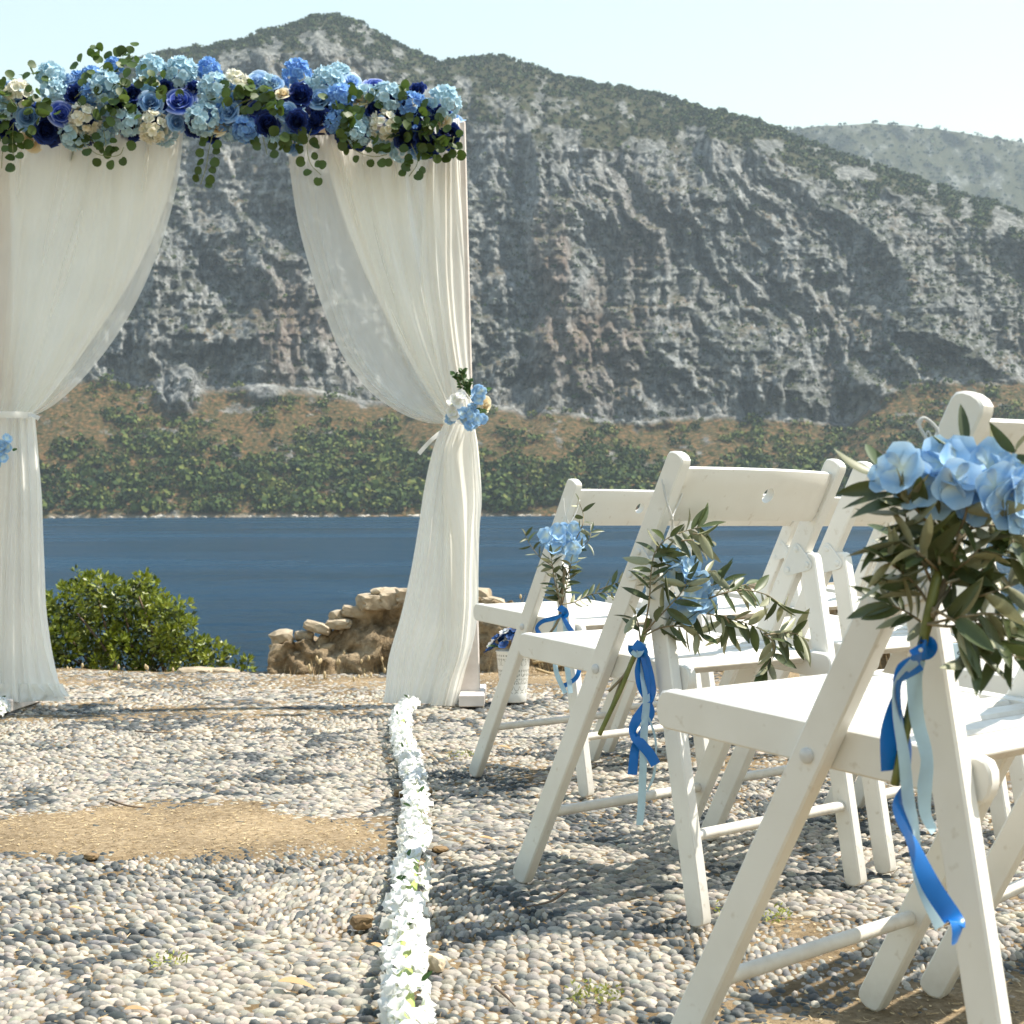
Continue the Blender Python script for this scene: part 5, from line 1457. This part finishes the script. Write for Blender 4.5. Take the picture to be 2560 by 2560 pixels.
# --- middle bouquet (close-up frame 1500,1120 - 2200,1820)
def Q2(x, y, d=0.0): return pt(1500 + x * 0.36232, 1120 + y * 0.36232, 2.47 + d)
b2 = bouquet(Q2(270, 1390), 'bouquet with a long trailing olive branch on the middle chair')
add_stem(b2, [Q2(330, 1180, .02), Q2(290, 1330), Q2(230, 1450), Q2(150, 1650), Q2(80, 1800), Q2(-5, 1980)], 0.0048, 0.0044, 'stalk', 'stalk')
add_stem(b2, [Q2(350, 1180, .02), Q2(270, 1380), Q2(190, 1540), Q2(60, 1680)], 0.0028, 0.0024, 'twig', 'stalk')
add_stem(b2, [Q2(320, 1200, .02), Q2(260, 1400, .01), Q2(150, 1600, .01), Q2(65, 1820, .01)], 0.0022, 0.002, 'twig', 'stalk')
for P_, nl in (([(300, 1300), (340, 1050), (350, 880), (380, 720), (470, 620), (600, 570), (700, 545)], 26), ([(640, 590), (700, 600), (760, 640)], 5), ([(560, 640), (640, 640), (690, 700)], 6), ([(300, 1280), (450, 1120), (560, 1000), (600, 930)], 14), ([(320, 1270), (500, 1150), (700, 1140), (900, 1180), (1060, 1230), (1190, 1300)], 26),
               ([(1150, 1290), (1250, 1275), (1340, 1280), (1400, 1310)], 12), ([(1130, 1280), (1200, 1350), (1180, 1450), (1130, 1530)], 9), ([(500, 1150), (700, 1060), (860, 1000), (1000, 980), (1140, 1010), (1220, 1060), (1280, 1120)], 17), ([(860, 1000), (950, 960), (1010, 940)], 4),
               ([(300, 1300), (420, 1240), (540, 1230), (640, 1260), (700, 1290)], 13), ([(700, 860), (760, 850), (800, 850)], 4), ([(760, 950), (850, 920)], 3), ([(280, 1330), (260, 1200), (240, 1150)], 5), ([(400, 1150), (420, 1000), (400, 850), (440, 760)], 12), ([(860, 1160), (900, 1230), (880, 1320)], 6)):
    olive_branch(b2, [Q2(x, y, random.uniform(-0.04, 0.03)) for x, y in P_], nl, 0.047, droop=0.75)
for x, y in ((480, 760), (560, 770), (520, 850), (620, 860), (660, 920), (700, 960), (720, 1030), (680, 1070), (600, 1090), (560, 1110), (590, 1160), (640, 1000), (740, 1080)):
    put_floret(b2, random.choice(FLO['sky']), Q2(x + random.gauss(0, 12), y + random.gauss(0, 12), random.uniform(-0.03, 0.01)), (random.gauss(0.3, .6), -1, random.gauss(0.1, .6)), random.uniform(0.021, 0.026))
ribbon('ribbon_knot', [Q2(235, 1350, -.008), Q2(285, 1390, -.01), Q2(290, 1420, -.004), Q2(235, 1400, .006), Q2(230, 1360, -.002)], 0.018, M['rib_blue'], b2, twist=[0.2, 0, 0.2, 0.3, 0.2])
ribbon('ribbon_knot', [Q2(228, 1395, -.008), Q2(262, 1420, -.011), Q2(300, 1345, -.006)], 0.012, M['rib_pale'], b2, twist=[0.2, 0, 0.2])
def S2(x, y, d=0.0): return pt(1150 + x * 0.33644, 1750 + y * 0.33644, 2.46 + d)
ribbon('ribbon', [Q2(285, 1420), Q2(265, 1540), Q2(280, 1660), Q2(335, 1740), Q2(350, 1640), Q2(320, 1500), Q2(300, 1430)], 0.016, M['rib_blue'], b2, twist=[0.9, 0.6, 0.9, 1.1, 0.4, 0.6, 0.3])
ribbon('ribbon', [Q2(310, 1440), Q2(345, 1600), Q2(350, 1720), S2(1310, 150), S2(1285, 250), S2(1350, 330), S2(1410, 400), S2(1455, 480)], 0.017, M['rib_blue'], b2, twist=[0.5, 0.2, 0.6, 0.1, 0.8, 0.1, 0.0, 0.1])
ribbon('ribbon', [Q2(300, 1450, .006), Q2(335, 1620, .006), S2(1400, 0, .01), S2(1420, 110, .01), S2(1330, 270, .006), S2(1300, 370, .005), S2(1280, 555, .005)], 0.016, M['rib_blue'], b2, twist=[0.9, 0.6, 0.9, 0.7, 0.9, 0.3, 0.1])
ribbon('ribbon', [Q2(300, 1430, .004), Q2(300, 1560, .004), S2(1385, 0, .004), S2(1370, 200, .003), S2(1360, 500, .003), S2(1350, 750, .003), S2(1335, 930, .003)], 0.013, M['rib_pale'], b2, twist=[0.8, 0.4, 0.3, 0.1, 0.2, 0.1, 0.4])
ribbon('ribbon', [S2(1400, 120, .006), S2(1450, 280, .006), S2(1455, 420, .006), S2(1440, 560, .006), S2(1390, 680, .006)], 0.008, M['rib_pale'], b2, twist=[1.1, 1.0, 1.2, 0.8, 1.0])
string(b2, [Q2(425, 215, -.01), Q2(450, 340, -.015), Q2(490, 450, -.015), Q2(500, 490, -.01), Q2(495, 600, 0), Q2(505, 690, 0)], 0.0014)
string(b2, [Q2(590, 230, .02), Q2(555, 350, .01), Q2(510, 450, 0), Q2(500, 490, -.01), Q2(510, 560, 0), Q2(550, 620, 0)], 0.0014)
string(b2, [Q2(440, 250, -.01), Q2(470, 420, -.014), Q2(505, 500, -.012)], 0.0012)

# --- far bouquet (close-up frame 1140,1140 - 1780,1780)
def Q3(x, y, d=0.0): return pt(1140 + x * 0.33126, 1140 + y * 0.33126, 3.60 + d)
b3 = bouquet(Q3(800, 1150), 'small bouquet on the far aisle chair, blue ribbon curling to the left')
add_stem(b3, [Q3(820, 850), Q3(800, 1050), Q3(795, 1150), Q3(760, 1260), Q3(700, 1350)], 0.004, 0.003, 'twig', 'stalk')
for P_, nl in (([(790, 1130), (760, 980), (740, 850), (640, 770), (560, 670), (520, 590)], 14), ([(800, 1120), (820, 950), (860, 850), (900, 740), (1000, 640), (1020, 570)], 16), ([(800, 1130), (830, 1000), (850, 900), (870, 800)], 14), ([(800, 1140), (760, 1020), (730, 850), (720, 760)], 14), ([(900, 640), (955, 520), (960, 440), (930, 350)], 5),
               ([(800, 1120), (900, 1100), (1000, 1050), (1120, 1030), (1220, 1035)], 16), ([(1080, 1010), (1180, 970), (1250, 950)], 6), ([(780, 1120), (770, 1060), (780, 1000)], 6)):
    olive_branch(b3, [Q3(x, y, random.uniform(-0.03, 0.03)) for x, y in P_], nl, 0.036, droop=0.4)
for x, y in ((830, 550), (880, 560), (900, 620), (760, 620), (720, 650), (740, 710), (800, 640), (850, 620), (930, 660), (780, 700), (830, 690), (690, 590), (760, 580), (860, 780), (880, 700), (940, 590)):
    put_floret(b3, random.choice(FLO['sky']), Q3(x + random.gauss(0, 10), y + random.gauss(0, 10), random.uniform(-0.03, 0.02)), (random.gauss(0, .6), -1, random.gauss(0.2, .6)), random.uniform(0.018, 0.023))
ribbon('ribbon_knot', [Q3(775, 1140, -.01), Q3(820, 1170, -.012), Q3(825, 1200, 0), Q3(780, 1180, .004)], 0.016, M['rib_blue'], b3, twist=[0.2, 0, 0.2, 0.3])
ribbon('ribbon', [Q3(800, 1200, -.01), Q3(740, 1225, -.01), Q3(650, 1250, -.005), Q3(610, 1300, 0), Q3(640, 1360, .01)], 0.014, M['rib_blue'], b3, twist=[1.0, 0.6, 0.7, 0.9, 0.5])
ribbon('ribbon', [Q3(800, 1200, 0), Q3(850, 1290, 0), Q3(900, 1370, .005), Q3(930, 1560, .01), Q3(915, 1660, .01), Q3(860, 1710, .01), Q3(800, 1740, .01)], 0.013, M['rib_blue'], b3, twist=[0.9, 0.4, 0.7, 0.6, 0.5, 0.6, 0.4])
ribbon('ribbon', [Q3(790, 1200, .003), Q3(745, 1300, .003), Q3(745, 1500, .004), Q3(760, 1640, .004), Q3(825, 1790, .004)], 0.012, M['rib_pale'], b3, twist=[0.7, 0.3, 0.5, 0.2, 0.3])
ribbon('ribbon', [Q3(810, 1200, .005), Q3(830, 1320, .005), Q3(825, 1500, .006), Q3(850, 1660, .006), Q3(865, 1790, .006)], 0.013, M['rib_pale'], b3, twist=[0.5, 0.2, 0.3, 0.2, 0.5])
string(b3, [Q3(812, 320, -.01), Q3(822, 430, -.01), Q3(850, 510, -.01)], 0.0014)
string(b3, [Q3(935, 330, .01), Q3(905, 430, 0), Q3(860, 510, -.01)], 0.0014)

# ================================================================== the terrace edge: ruined wall, bush, dry grass, loose stones
M['stone'] = simple_mat('pale_limestone', (0.24, 0.185, 0.12), (0.44, 0.37, 0.27), 14, 0.9, 0.6, 0.02)
def rubble_mat():
    m, nt, N, L, B = nodes_of('brown_rubble')
    n1 = noise(nt, 6, 6, 0.65); n2 = noise(nt, 28, 5, 0.7)
    r = ramp(nt, [(0.28, (0.08, 0.055, 0.030)), (0.41, (0.20, 0.145, 0.083)), (0.54, (0.33, 0.255, 0.162)), (0.70, (0.47, 0.385, 0.27))])
    L.new(n1.outputs[0], r.inputs[0])
    r2 = ramp(nt, [(0.3, (0.6, 0.58, 0.55)), (0.6, (1.1, 1.08, 1.05))]); L.new(n2.outputs[0], r2.inputs[0])
    L.new(mixc(nt, 1.0, r.outputs[0], r2.outputs[0], 'MULTIPLY'), B.inputs['Base Color'])
    B.inputs['Roughness'].default_value = 0.95
    ad = N.new('ShaderNodeMath'); ad.operation = 'ADD'; L.new(n1.outputs[0], ad.inputs[0]); L.new(n2.outputs[0], ad.inputs[1])
    bump(nt, B, ad.outputs[0], 0.9, 0.03)
    return m
M['rubble'] = rubble_mat()
def stone_mesh(name, sx, sy, sz, seed, m, sub=3, boxy=0.9, rough=0.11):
    bm = bmesh.new(); bmesh.ops.create_icosphere(bm, subdivisions=sub, radius=1)
    co = np.array([v.co[:] for v in bm.verts])
    mx = np.abs(co).max(1, keepdims=True)
    co = co * (1 - boxy) + (co / mx) * boxy * 0.82
    nn = fbm(co[:, 0] * 1.5 + seed * 3.1, co[:, 1] * 1.5, co[:, 2] * 1.5 + seed, oct=4, seed=seed)
    co = co * (1 + rough * 1.8 * nn)[:, None] * np.array([sx, sy, sz])
    for v, c in zip(bm.verts, co): v.co = c
    me = bpy.data.meshes.new(name); bm.to_mesh(me); bm.free(); me.materials.append(m)
    return flat_normals(me, 18)
WY = 7.02
wall = empty('ruined_wall', (-0.4, WY + 0.1, 0), 'low ruined wall of brown rubble and pale stones at the terrace edge', 'wall')
# core: rough mass whose top steps up to the right
prof_x = [505, 520, 560, 600, 630, 660, 680, 700, 720, 760, 820, 900, 960, 1010, 1100, 1200, 1300, 1360, 1420, 1480, 1560, 1640, 1700, 1760]
prof_y = [1232, 1215, 1205, 1195, 1185, 1160, 1150, 1138, 1128, 1122, 1124, 1122, 1135, 1150, 1155, 1150, 1140, 1130, 1112, 1108, 1112, 1120, 1150, 1190]
nx_, nz2 = 150, 26
V = np.zeros((nx_, nz2, 3))
for i in range(nx_):
    x = 508 + (1750 - 508) * i / (nx_ - 1)
    top_ = pt(x * K, (np.interp(x, prof_x, prof_y) + 6) * K, WY); h = top_.z + 0.012 * math.sin(x * 0.21)
    for j in range(nz2):
        t = j / (nz2 - 1)
        if t < 0.7: q_ = (0.0 + 0.05 * (t / 0.7), -0.06 + (h + 0.06) * (t / 0.7))
        else: q_ = (0.05 + 0.34 * (t - 0.7) / 0.3, h - 0.03 * (t - 0.7) / 0.3)
        base = pt(x * K, 1600, WY)
        V[i, j] = (base.x, WY + q_[0], q_[1])
N3 = fbm(V[..., 0] * 7, V[..., 1] * 7, V[..., 2] * 9, oct=5, seed=201); N4 = fbm(V[..., 0] * 2.5, V[..., 1] * 3, V[..., 2] * 3, oct=3, seed=203)
N5 = fbm(V[..., 0] * 16, V[..., 1] * 9, V[..., 2] * 22, oct=3, seed=205, ridged=True)
V[..., 1] -= 0.09 * N3 + 0.08 * N4 + 0.05 * N5; V[..., 2] += 0.035 * N3 + 0.012 * N5
me = np_mesh('rubble_core', V.reshape(-1, 3), grid_faces(nx_, nz2), M['rubble'], True)
o = part('rubble_core', me, None); to_parent(o, wall)
random.seed(5)
ST = [(532, 1197, 38, 22, 26), (575, 1196, 34, 18, 24), (521, 1216, 24, 10, 20), (528, 1232, 30, 18, 22), (560, 1233, 34, 16, 22), (545, 1255, 44, 20, 20), (590, 1225, 40, 22, 20), (600, 1180, 50, 16, 26), (640, 1172, 46, 14, 24), (642, 1157, 26, 18, 22), (668, 1150, 42, 18, 24), (700, 1130, 46, 24, 30), (712, 1113, 22, 11, 16), (735, 1122, 50, 26, 28), (690, 1142, 30, 14, 20), (655, 1190, 34, 12, 16), (770, 1120, 48, 26, 26), (820, 1118, 44, 24, 26), (905, 1120, 40, 28, 26), (925, 1133, 50, 18, 26), (880, 1125, 40, 22, 26), (965, 1148, 60, 14, 28), (1030, 1154, 60, 14, 26), (1100, 1158, 60, 16, 26), (1180, 1155, 60, 16, 26), (1260, 1146, 60, 18, 26), (1330, 1138, 60, 20, 26), (1400, 1118, 70, 26, 30), (1445, 1112, 60, 26, 30), (1500, 1112, 50, 26, 30), (1560, 1110, 46, 26, 30), (1612, 1110, 44, 34, 30), (1590, 1140, 50, 40, 20), (1540, 1150, 46, 36, 20), (1655, 1130, 50, 30, 30), (1700, 1160, 50, 30, 30)]
for k, (x, y, w, h, d) in enumerate(ST):
    s = K / F_PX * WY * 0.5
    p = pt(x * K, (y + h * 0.25) * K, WY + 0.04 + 0.05 * random.random())
    me = stone_mesh('stone', w * s * 1.25, d * s * 2.2, h * s * 1.5, 300 + k, M['stone'], 2 if w < 40 else 3)
    o = part('stone', me, None, p); o.rotation_euler = (random.gauss(0, .1), random.gauss(0, .12), random.gauss(0, .3)); to_parent(o, wall)
# stones seen in the wall's face
for k in range(34):
    x = random.uniform(560, 1740); y = random.uniform(np.interp(x, prof_x, prof_y) + 28, 1262)
    s = K / F_PX * WY * 0.5; w = random.uniform(30, 90)
    p = pt(x * K, y * K, WY + 0.035 + 0.03 * random.random())
    o = part('stone', stone_mesh('stone', w * s, w * s * 0.8, w * s * random.uniform(0.4, 0.7), 400 + k, M['rubble'], 2), None, p)
    o.rotation_euler = (random.gauss(0, .1), random.gauss(0, .12), random.gauss(0, .2)); to_parent(o, wall)

# bush left of the wall
M['bush'] = None
def bush_mat():
    m, nt, N, L, B = nodes_of('glossy_bush_leaf')
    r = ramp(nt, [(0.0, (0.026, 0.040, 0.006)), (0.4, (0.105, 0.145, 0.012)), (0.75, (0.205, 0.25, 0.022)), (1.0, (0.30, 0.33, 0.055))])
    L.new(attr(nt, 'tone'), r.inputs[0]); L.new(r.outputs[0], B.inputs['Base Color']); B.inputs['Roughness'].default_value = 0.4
    tr = N.new('ShaderNodeBsdfTranslucent'); L.new(r.outputs[0], tr.inputs[0])
    mx = N.new('ShaderNodeMixShader'); mx.inputs[0].default_value = 0.3
    L.new(B.outputs[0], mx.inputs[1]); L.new(tr.outputs[0], mx.inputs[2]); L.new(mx.outputs[0], N['Material Output'].inputs[0])
    return m
M['bush'] = bush_mat()
BY = 7.55
bp = pt(260 * K, 1270 * K, BY)
bush = empty('bush', bp, 'round glossy green bush at the terrace edge above the sea', 'bush')
lobes = [(140, 1150, 52), (122, 1190, 50), (185, 1130, 46), (100, 1220, 46), (235, 1155, 52), (262, 1125, 44), (300, 1175, 48), (330, 1170, 40), (340, 1215, 44), (270, 1210, 56), (200, 1200, 58), (150, 1245, 46), (230, 1250, 50), (300, 1250, 44), (385, 1235, 34), (420, 1248, 28), (455, 1262, 22), (365, 1260, 34), (60, 1180, 60), (20, 1160, 62), (-30, 1190, 66), (60, 1245, 50), (140, 1105, 26), (262, 1108, 26)]
cents, nrms, szs, tns = [], [], [], []
random.seed(21)
sB = K / F_PX * BY
for (x, y, r) in lobes:
    c = np.array(pt(x * K, y * K, BY + random.gauss(0, 0.16))); R = r * sB
    for tuft in range(int(34 * (r / 45) ** 2)):
        d = rng.normal(size=3); d /= np.linalg.norm(d); d[2] = d[2] * 0.9 + 0.1
        tc_ = c + d * R * rng.uniform(0.72, 1.06)
        ax = d + np.array([0, 0, 0.5]) + 0.3 * rng.normal(size=3); ax /= np.linalg.norm(ax)
        tt = rng.uniform(0.4, 0.95)
        for l in range(13):
            dd = rng.normal(size=3); dd /= np.linalg.norm(dd); dd = dd + ax * 0.9
            cents.append(tc_ + dd * 0.010); nrms.append(dd); szs.append(rng.uniform(0.011, 0.019)); tns.append(tt + rng.normal(0, 0.16))
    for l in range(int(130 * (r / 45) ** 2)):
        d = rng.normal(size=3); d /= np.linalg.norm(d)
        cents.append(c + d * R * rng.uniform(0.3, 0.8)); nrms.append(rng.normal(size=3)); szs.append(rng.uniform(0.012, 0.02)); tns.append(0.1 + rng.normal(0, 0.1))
cents, nrms, szs, tns = map(np.array, (cents, nrms, szs, tns))
ln = nrms / np.linalg.norm(nrms, axis=1, keepdims=True)
sd_ = np.cross(ln, rng.normal(size=ln.shape)); sd_ /= np.linalg.norm(sd_, axis=1, keepdims=True)
S_ = szs[:, None]
Q = np.stack([cents, cents + ln * S_ + sd_ * S_ * 0.48, cents + ln * S_ * 2.1, cents + ln * S_ - sd_ * S_ * 0.48], 1) - np.array(bp)
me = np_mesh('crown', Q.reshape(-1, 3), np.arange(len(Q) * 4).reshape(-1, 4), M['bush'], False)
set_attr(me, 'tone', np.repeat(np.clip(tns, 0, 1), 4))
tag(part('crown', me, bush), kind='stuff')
M['bark'] = simple_mat('bush_bark', (0.09, 0.06, 0.04), (0.18, 0.13, 0.09), 30, 0.9)
for k in range(14):
    x, y, r = lobes[k]
    a = bp + Vector((random.uniform(-0.25, 0.25), random.uniform(-0.05, 0.15), -0.22)); b = pt(x * K, y * K, BY)
    part('branch', new_mesh('branch', *tube([p - bp for p in catmull([a, (a + b) / 2 + rv(0.03), b], 5)], [0.012 - 0.0008 * i for i in range(11)], 6), M['bark']), bush)

# pale boulders by the bush, dry grass along the edge
def rock(u, v, w, h, d, seed, label, m, y=None, sub=3, name='rock'):
    p = gnd(u, v) if y is None else pt(u, v, y)
    me = stone_mesh(name, w / 2, d / 2, h / 2, seed, M[m], sub, 0.45, 0.16)
    o = top(name, me, label, 'rock', 'loose rocks')
    o.location = (p.x, p.y, p.z + (h * 0.30 if y is None else 0)); o.rotation_euler = (0, 0, random.uniform(-0.5, 0.5))
    return o
rock(492, 1682, 0.19, 0.06, 0.16, 501, 'flat pale boulder half buried in front of the green bush', 'stone', 7.12)
rock(560, 1682, 0.16, 0.05, 0.14, 502, 'small pale boulder sunk in the dry grass between bush and wall', 'stone', 7.15)
M['brown_rock'] = simple_mat('brown_rock', (0.12, 0.075, 0.035), (0.27, 0.18, 0.09), 45, 0.85, 0.5, 0.006)
M['tan_rock'] = simple_mat('tan_rock', (0.50, 0.40, 0.26), (0.66, 0.56, 0.42), 70, 0.9, 0.6, 0.005)
rock(905, 2318, 0.040, 0.026, 0.030, 511, 'brown angular rock left of the white garland', 'brown_rock')
rock(1090, 2420, 0.027, 0.028, 0.026, 512, 'tan porous rock touching the right side of the white garland', 'tan_rock')
rock(228, 2146, 0.034, 0.014, 0.026, 513, 'small brown stone at the edge of the sandy strip', 'brown_rock')
rock(1000, 1990, 0.030, 0.022, 0.03, 514, 'brown stone tucked against the left of the garland', 'brown_rock')
rock(1068, 1985, 0.026, 0.022, 0.03, 515, 'brown stone tucked against the right of the garland', 'brown_rock')
rock(1100, 2128, 0.034, 0.014, 0.028, 516, 'flat grey brown stone right of the garland middle', 'brown_rock')
rock(1020, 1700, 0.05, 0.02, 0.05, 517, 'small pale stone near the foot of the right curtain', 'tan_rock') if False else None

def grass_tufts(name, spots, label):
    V, Fc, T = [], [], []
    for (x, y, z, h, n) in spots:
        for k in range(n):
            a = random.uniform(0, 2 * PI); ln = h * random.uniform(0.5, 1.1); b = Vector((x + random.gauss(0, .03), y + random.gauss(0, .03), z - 0.02))
            tip = b + Vector((math.cos(a) * ln * 0.3, math.sin(a) * ln * 0.3, ln)); mid = b.lerp(tip, 0.5) + Vector((0, 0, ln * 0.08))
            s = Vector((math.sin(a + 1.2), math.cos(a + 1.2), 0)) * 0.0016
            o = len(V); V += [b - s, b + s, mid - s * .8, mid + s * .8, tip - s * .3, tip + s * .3]; T += [random.random()] * 6
            Fc += [(o, o + 1, o + 3, o + 2), (o + 2, o + 3, o + 5, o + 4)]
            if random.random() < 0.3:   # bobbing seed head
                v, f = lathe([(0, -0.013), (0.0055, -0.006), (0.0065, 0.002), (0.004, 0.010), (0, 0.014)], 6)
                o = len(V); V += [p + tip for p in v]; T += [0.9] * len(v); Fc += [tuple(i + o for i in q) for q in f]
    me = new_mesh(name, V, Fc, M['straw']); set_attr(me, 'tone', np.array(T))
    return top(name, me, label, kind='stuff')
sp_ = []
for k in range(60):
    x = random.uniform(-2.2, 2.6); y = float(edge_y(x)) + random.uniform(-0.35, 0.12)
    u_ = 1280 + F_PX * x / y
    h = 0.10 if 640 < u_ < 900 or 560 < u_ < 640 else 0.05
    if u_ < 600 and random.random() < 0.5: continue
    sp_.append((x, y - (0.28 if u_ > 660 else 0), -0.01, h * random.uniform(0.5, 1.2), 5))
for x in (600, 640, 660, 700, 720, 880, 920, 985, 1010, 1040, 1680, 1700, 1720):
    p = pt(x * K, 1250 * K, 6.95); sp_.append((p.x, p.y, 0.0, 0.12, 6))
for x in (940, 985, 1000, 1690, 1710): 
    p = pt(x * K, 1150 * K, 7.15); sp_.append((p.x, p.y, p.z, 0.10, 4))
grass_tufts('dry_grass', sp_, 'dry yellow grass with seed heads along the terrace edge')
# pale cut branches lying against the wall behind the pail
for k, (P_, r) in enumerate((([(1000, 1215), (1060, 1250), (1130, 1262)], 0.008), ([(1005, 1250), (1070, 1240), (1110, 1225)], 0.007), ([(1010, 1262), (1060, 1275), (1120, 1270)], 0.007), ([(1040, 1262), (1090, 1240), (1150, 1200)], 0.006))):
    C = catmull([pt(x * K, y * K, 6.80 + 0.03 * k) for x, y in P_], 6)
    base = C[0]
    o = top('dry_branch', new_mesh('dry_branch', *tube([p - base for p in C], [r * (1 - 0.05 * i) for i in range(len(C))], 6), M['straw']), ['pale dry branch sloping down to the right behind the pail', 'pale dry branch rising gently to the right behind the pail', 'lowest pale dry branch on the ground behind the pail', 'pale dry branch leaning steeply against the wall behind the pail'][k], 'branch', 'dry branches behind the pail', loc=base)
    set_attr(o.data, 'tone', np.full(len(o.data.vertices), 0.7))
# twigs and curled dead leaves on the paving
M['dead'] = leaf_mat('dead_leaf', (0.42, 0.27, 0.13), (0.55, 0.40, 0.22), 0.15, 0.7, 60, 0.35)
LEAF_D = new_mesh('dead_leaf', *oval_leaf(0.2, 6, 0.45, 0.2), M['dead'])
def at_ground(x, y, z=0.004): return gnd(x * K, y * K, z)
TW = [((205, 1508), (240, 1520), (275, 1524), 'brown twig at the left end of the sandy strip'), ((255, 1379), (290, 1382), (315, 1381), 'short brown twig on the far paving'), ((1070, 1678), (1040, 1700), (990, 1712), 'red brown twig between the two nearest chairs'), ((935, 1862), (955, 1880), (972, 1898), 'twig lying left of the garland near the bottom')]
for a, b, c, lab in TW:
    C = catmull([at_ground(*a), at_ground(*b, 0.008), at_ground(*c)], 5)
    o = top('twig', new_mesh('twig', *tube([p - C[0] for p in C], [0.003 - 0.00018 * i for i in range(len(C))], 6), M['bark']), lab, 'twig', loc=C[0])
DL = [(525, 1852, 0.075, 0.1, 'long pale curled leaf on the pebbles left of the garland'), (235, 1968, 0.05, 0.5, 'rust brown curled leaf near the lower left corner'), (700, 1780, 0.04, -0.6, 'small curled leaf beside the brown rock'), (130, 1712, 0.035, 0.2, 'small brown leaf below the sandy strip'), (905, 1580, 0.05, 0.1, 'pale leaf right of the garland by the far chairs'), (940, 1408, 0.06, 0.0, 'pale leaf near the foot of the right curtain')]
for x, y, s, a, lab in DL:
    if y > 1925: y = 1905
    p = at_ground(x, y, 0.010)
    o = top('dead_leaf', LEAF_D.copy(), lab, 'leaf', 'dead leaves on the paving', loc=p); s *= 0.72; o.scale = (s, s, s); o.rotation_euler = (0.1, 0.05, a)
# little green weeds
def weed(x, y, n, s, label):
    p = at_ground(x, y, -0.002); V, Fc = [], []
    for k in range(n):
        a = random.uniform(0, 2 * PI); r = s * math.sqrt(random.random())
        c = Vector((r * math.cos(a), r * math.sin(a), 0.004 + random.random() * 0.014)); d = rv(); d.z = abs(d.z); d.normalize(); t = d.cross(rv()).normalized()
        o = len(V); l = 0.0045; V += [c, c + d * l + t * l * .4, c + d * l * 2, c + d * l - t * l * .4]; Fc.append((o, o + 1, o + 2, o + 3))
    me = new_mesh('weed', V, Fc, M['weed'])
    top('weed', me, label, kind='stuff', loc=p)
M['weed'] = leaf_mat('yellow_green_weed', (0.26, 0.28, 0.05), (0.30, 0.32, 0.08), 0.3, 0.6, 60, 0.4)
for x, y, n, s, lab in ((318, 1828, 60, 0.03, 'tiny yellow green weed among the pebbles on the left'), (1420, 1735, 160, 0.07, 'patch of tiny weeds on the sand under the chairs'), (870, 1430, 60, 0.05, 'tiny weed at the foot of the far chair'), (1120, 1890, 120, 0.04, 'reddish green weed near the bottom centre')):
    weed(x, y, n, s, lab)

# ------------------------------------------------------------------ lay the terrace things onto the slope
bpy.context.view_layer.update()
for o in FORE:
    o.matrix_world = TILT @ o.matrix_world
bpy.context.view_layer.update()
if False:
    print('TRIS', sum(len(o.data.loop_triangles) or (o.data.calc_loop_triangles() or len(o.data.loop_triangles)) for o in sc.objects if o.type == 'MESH'))
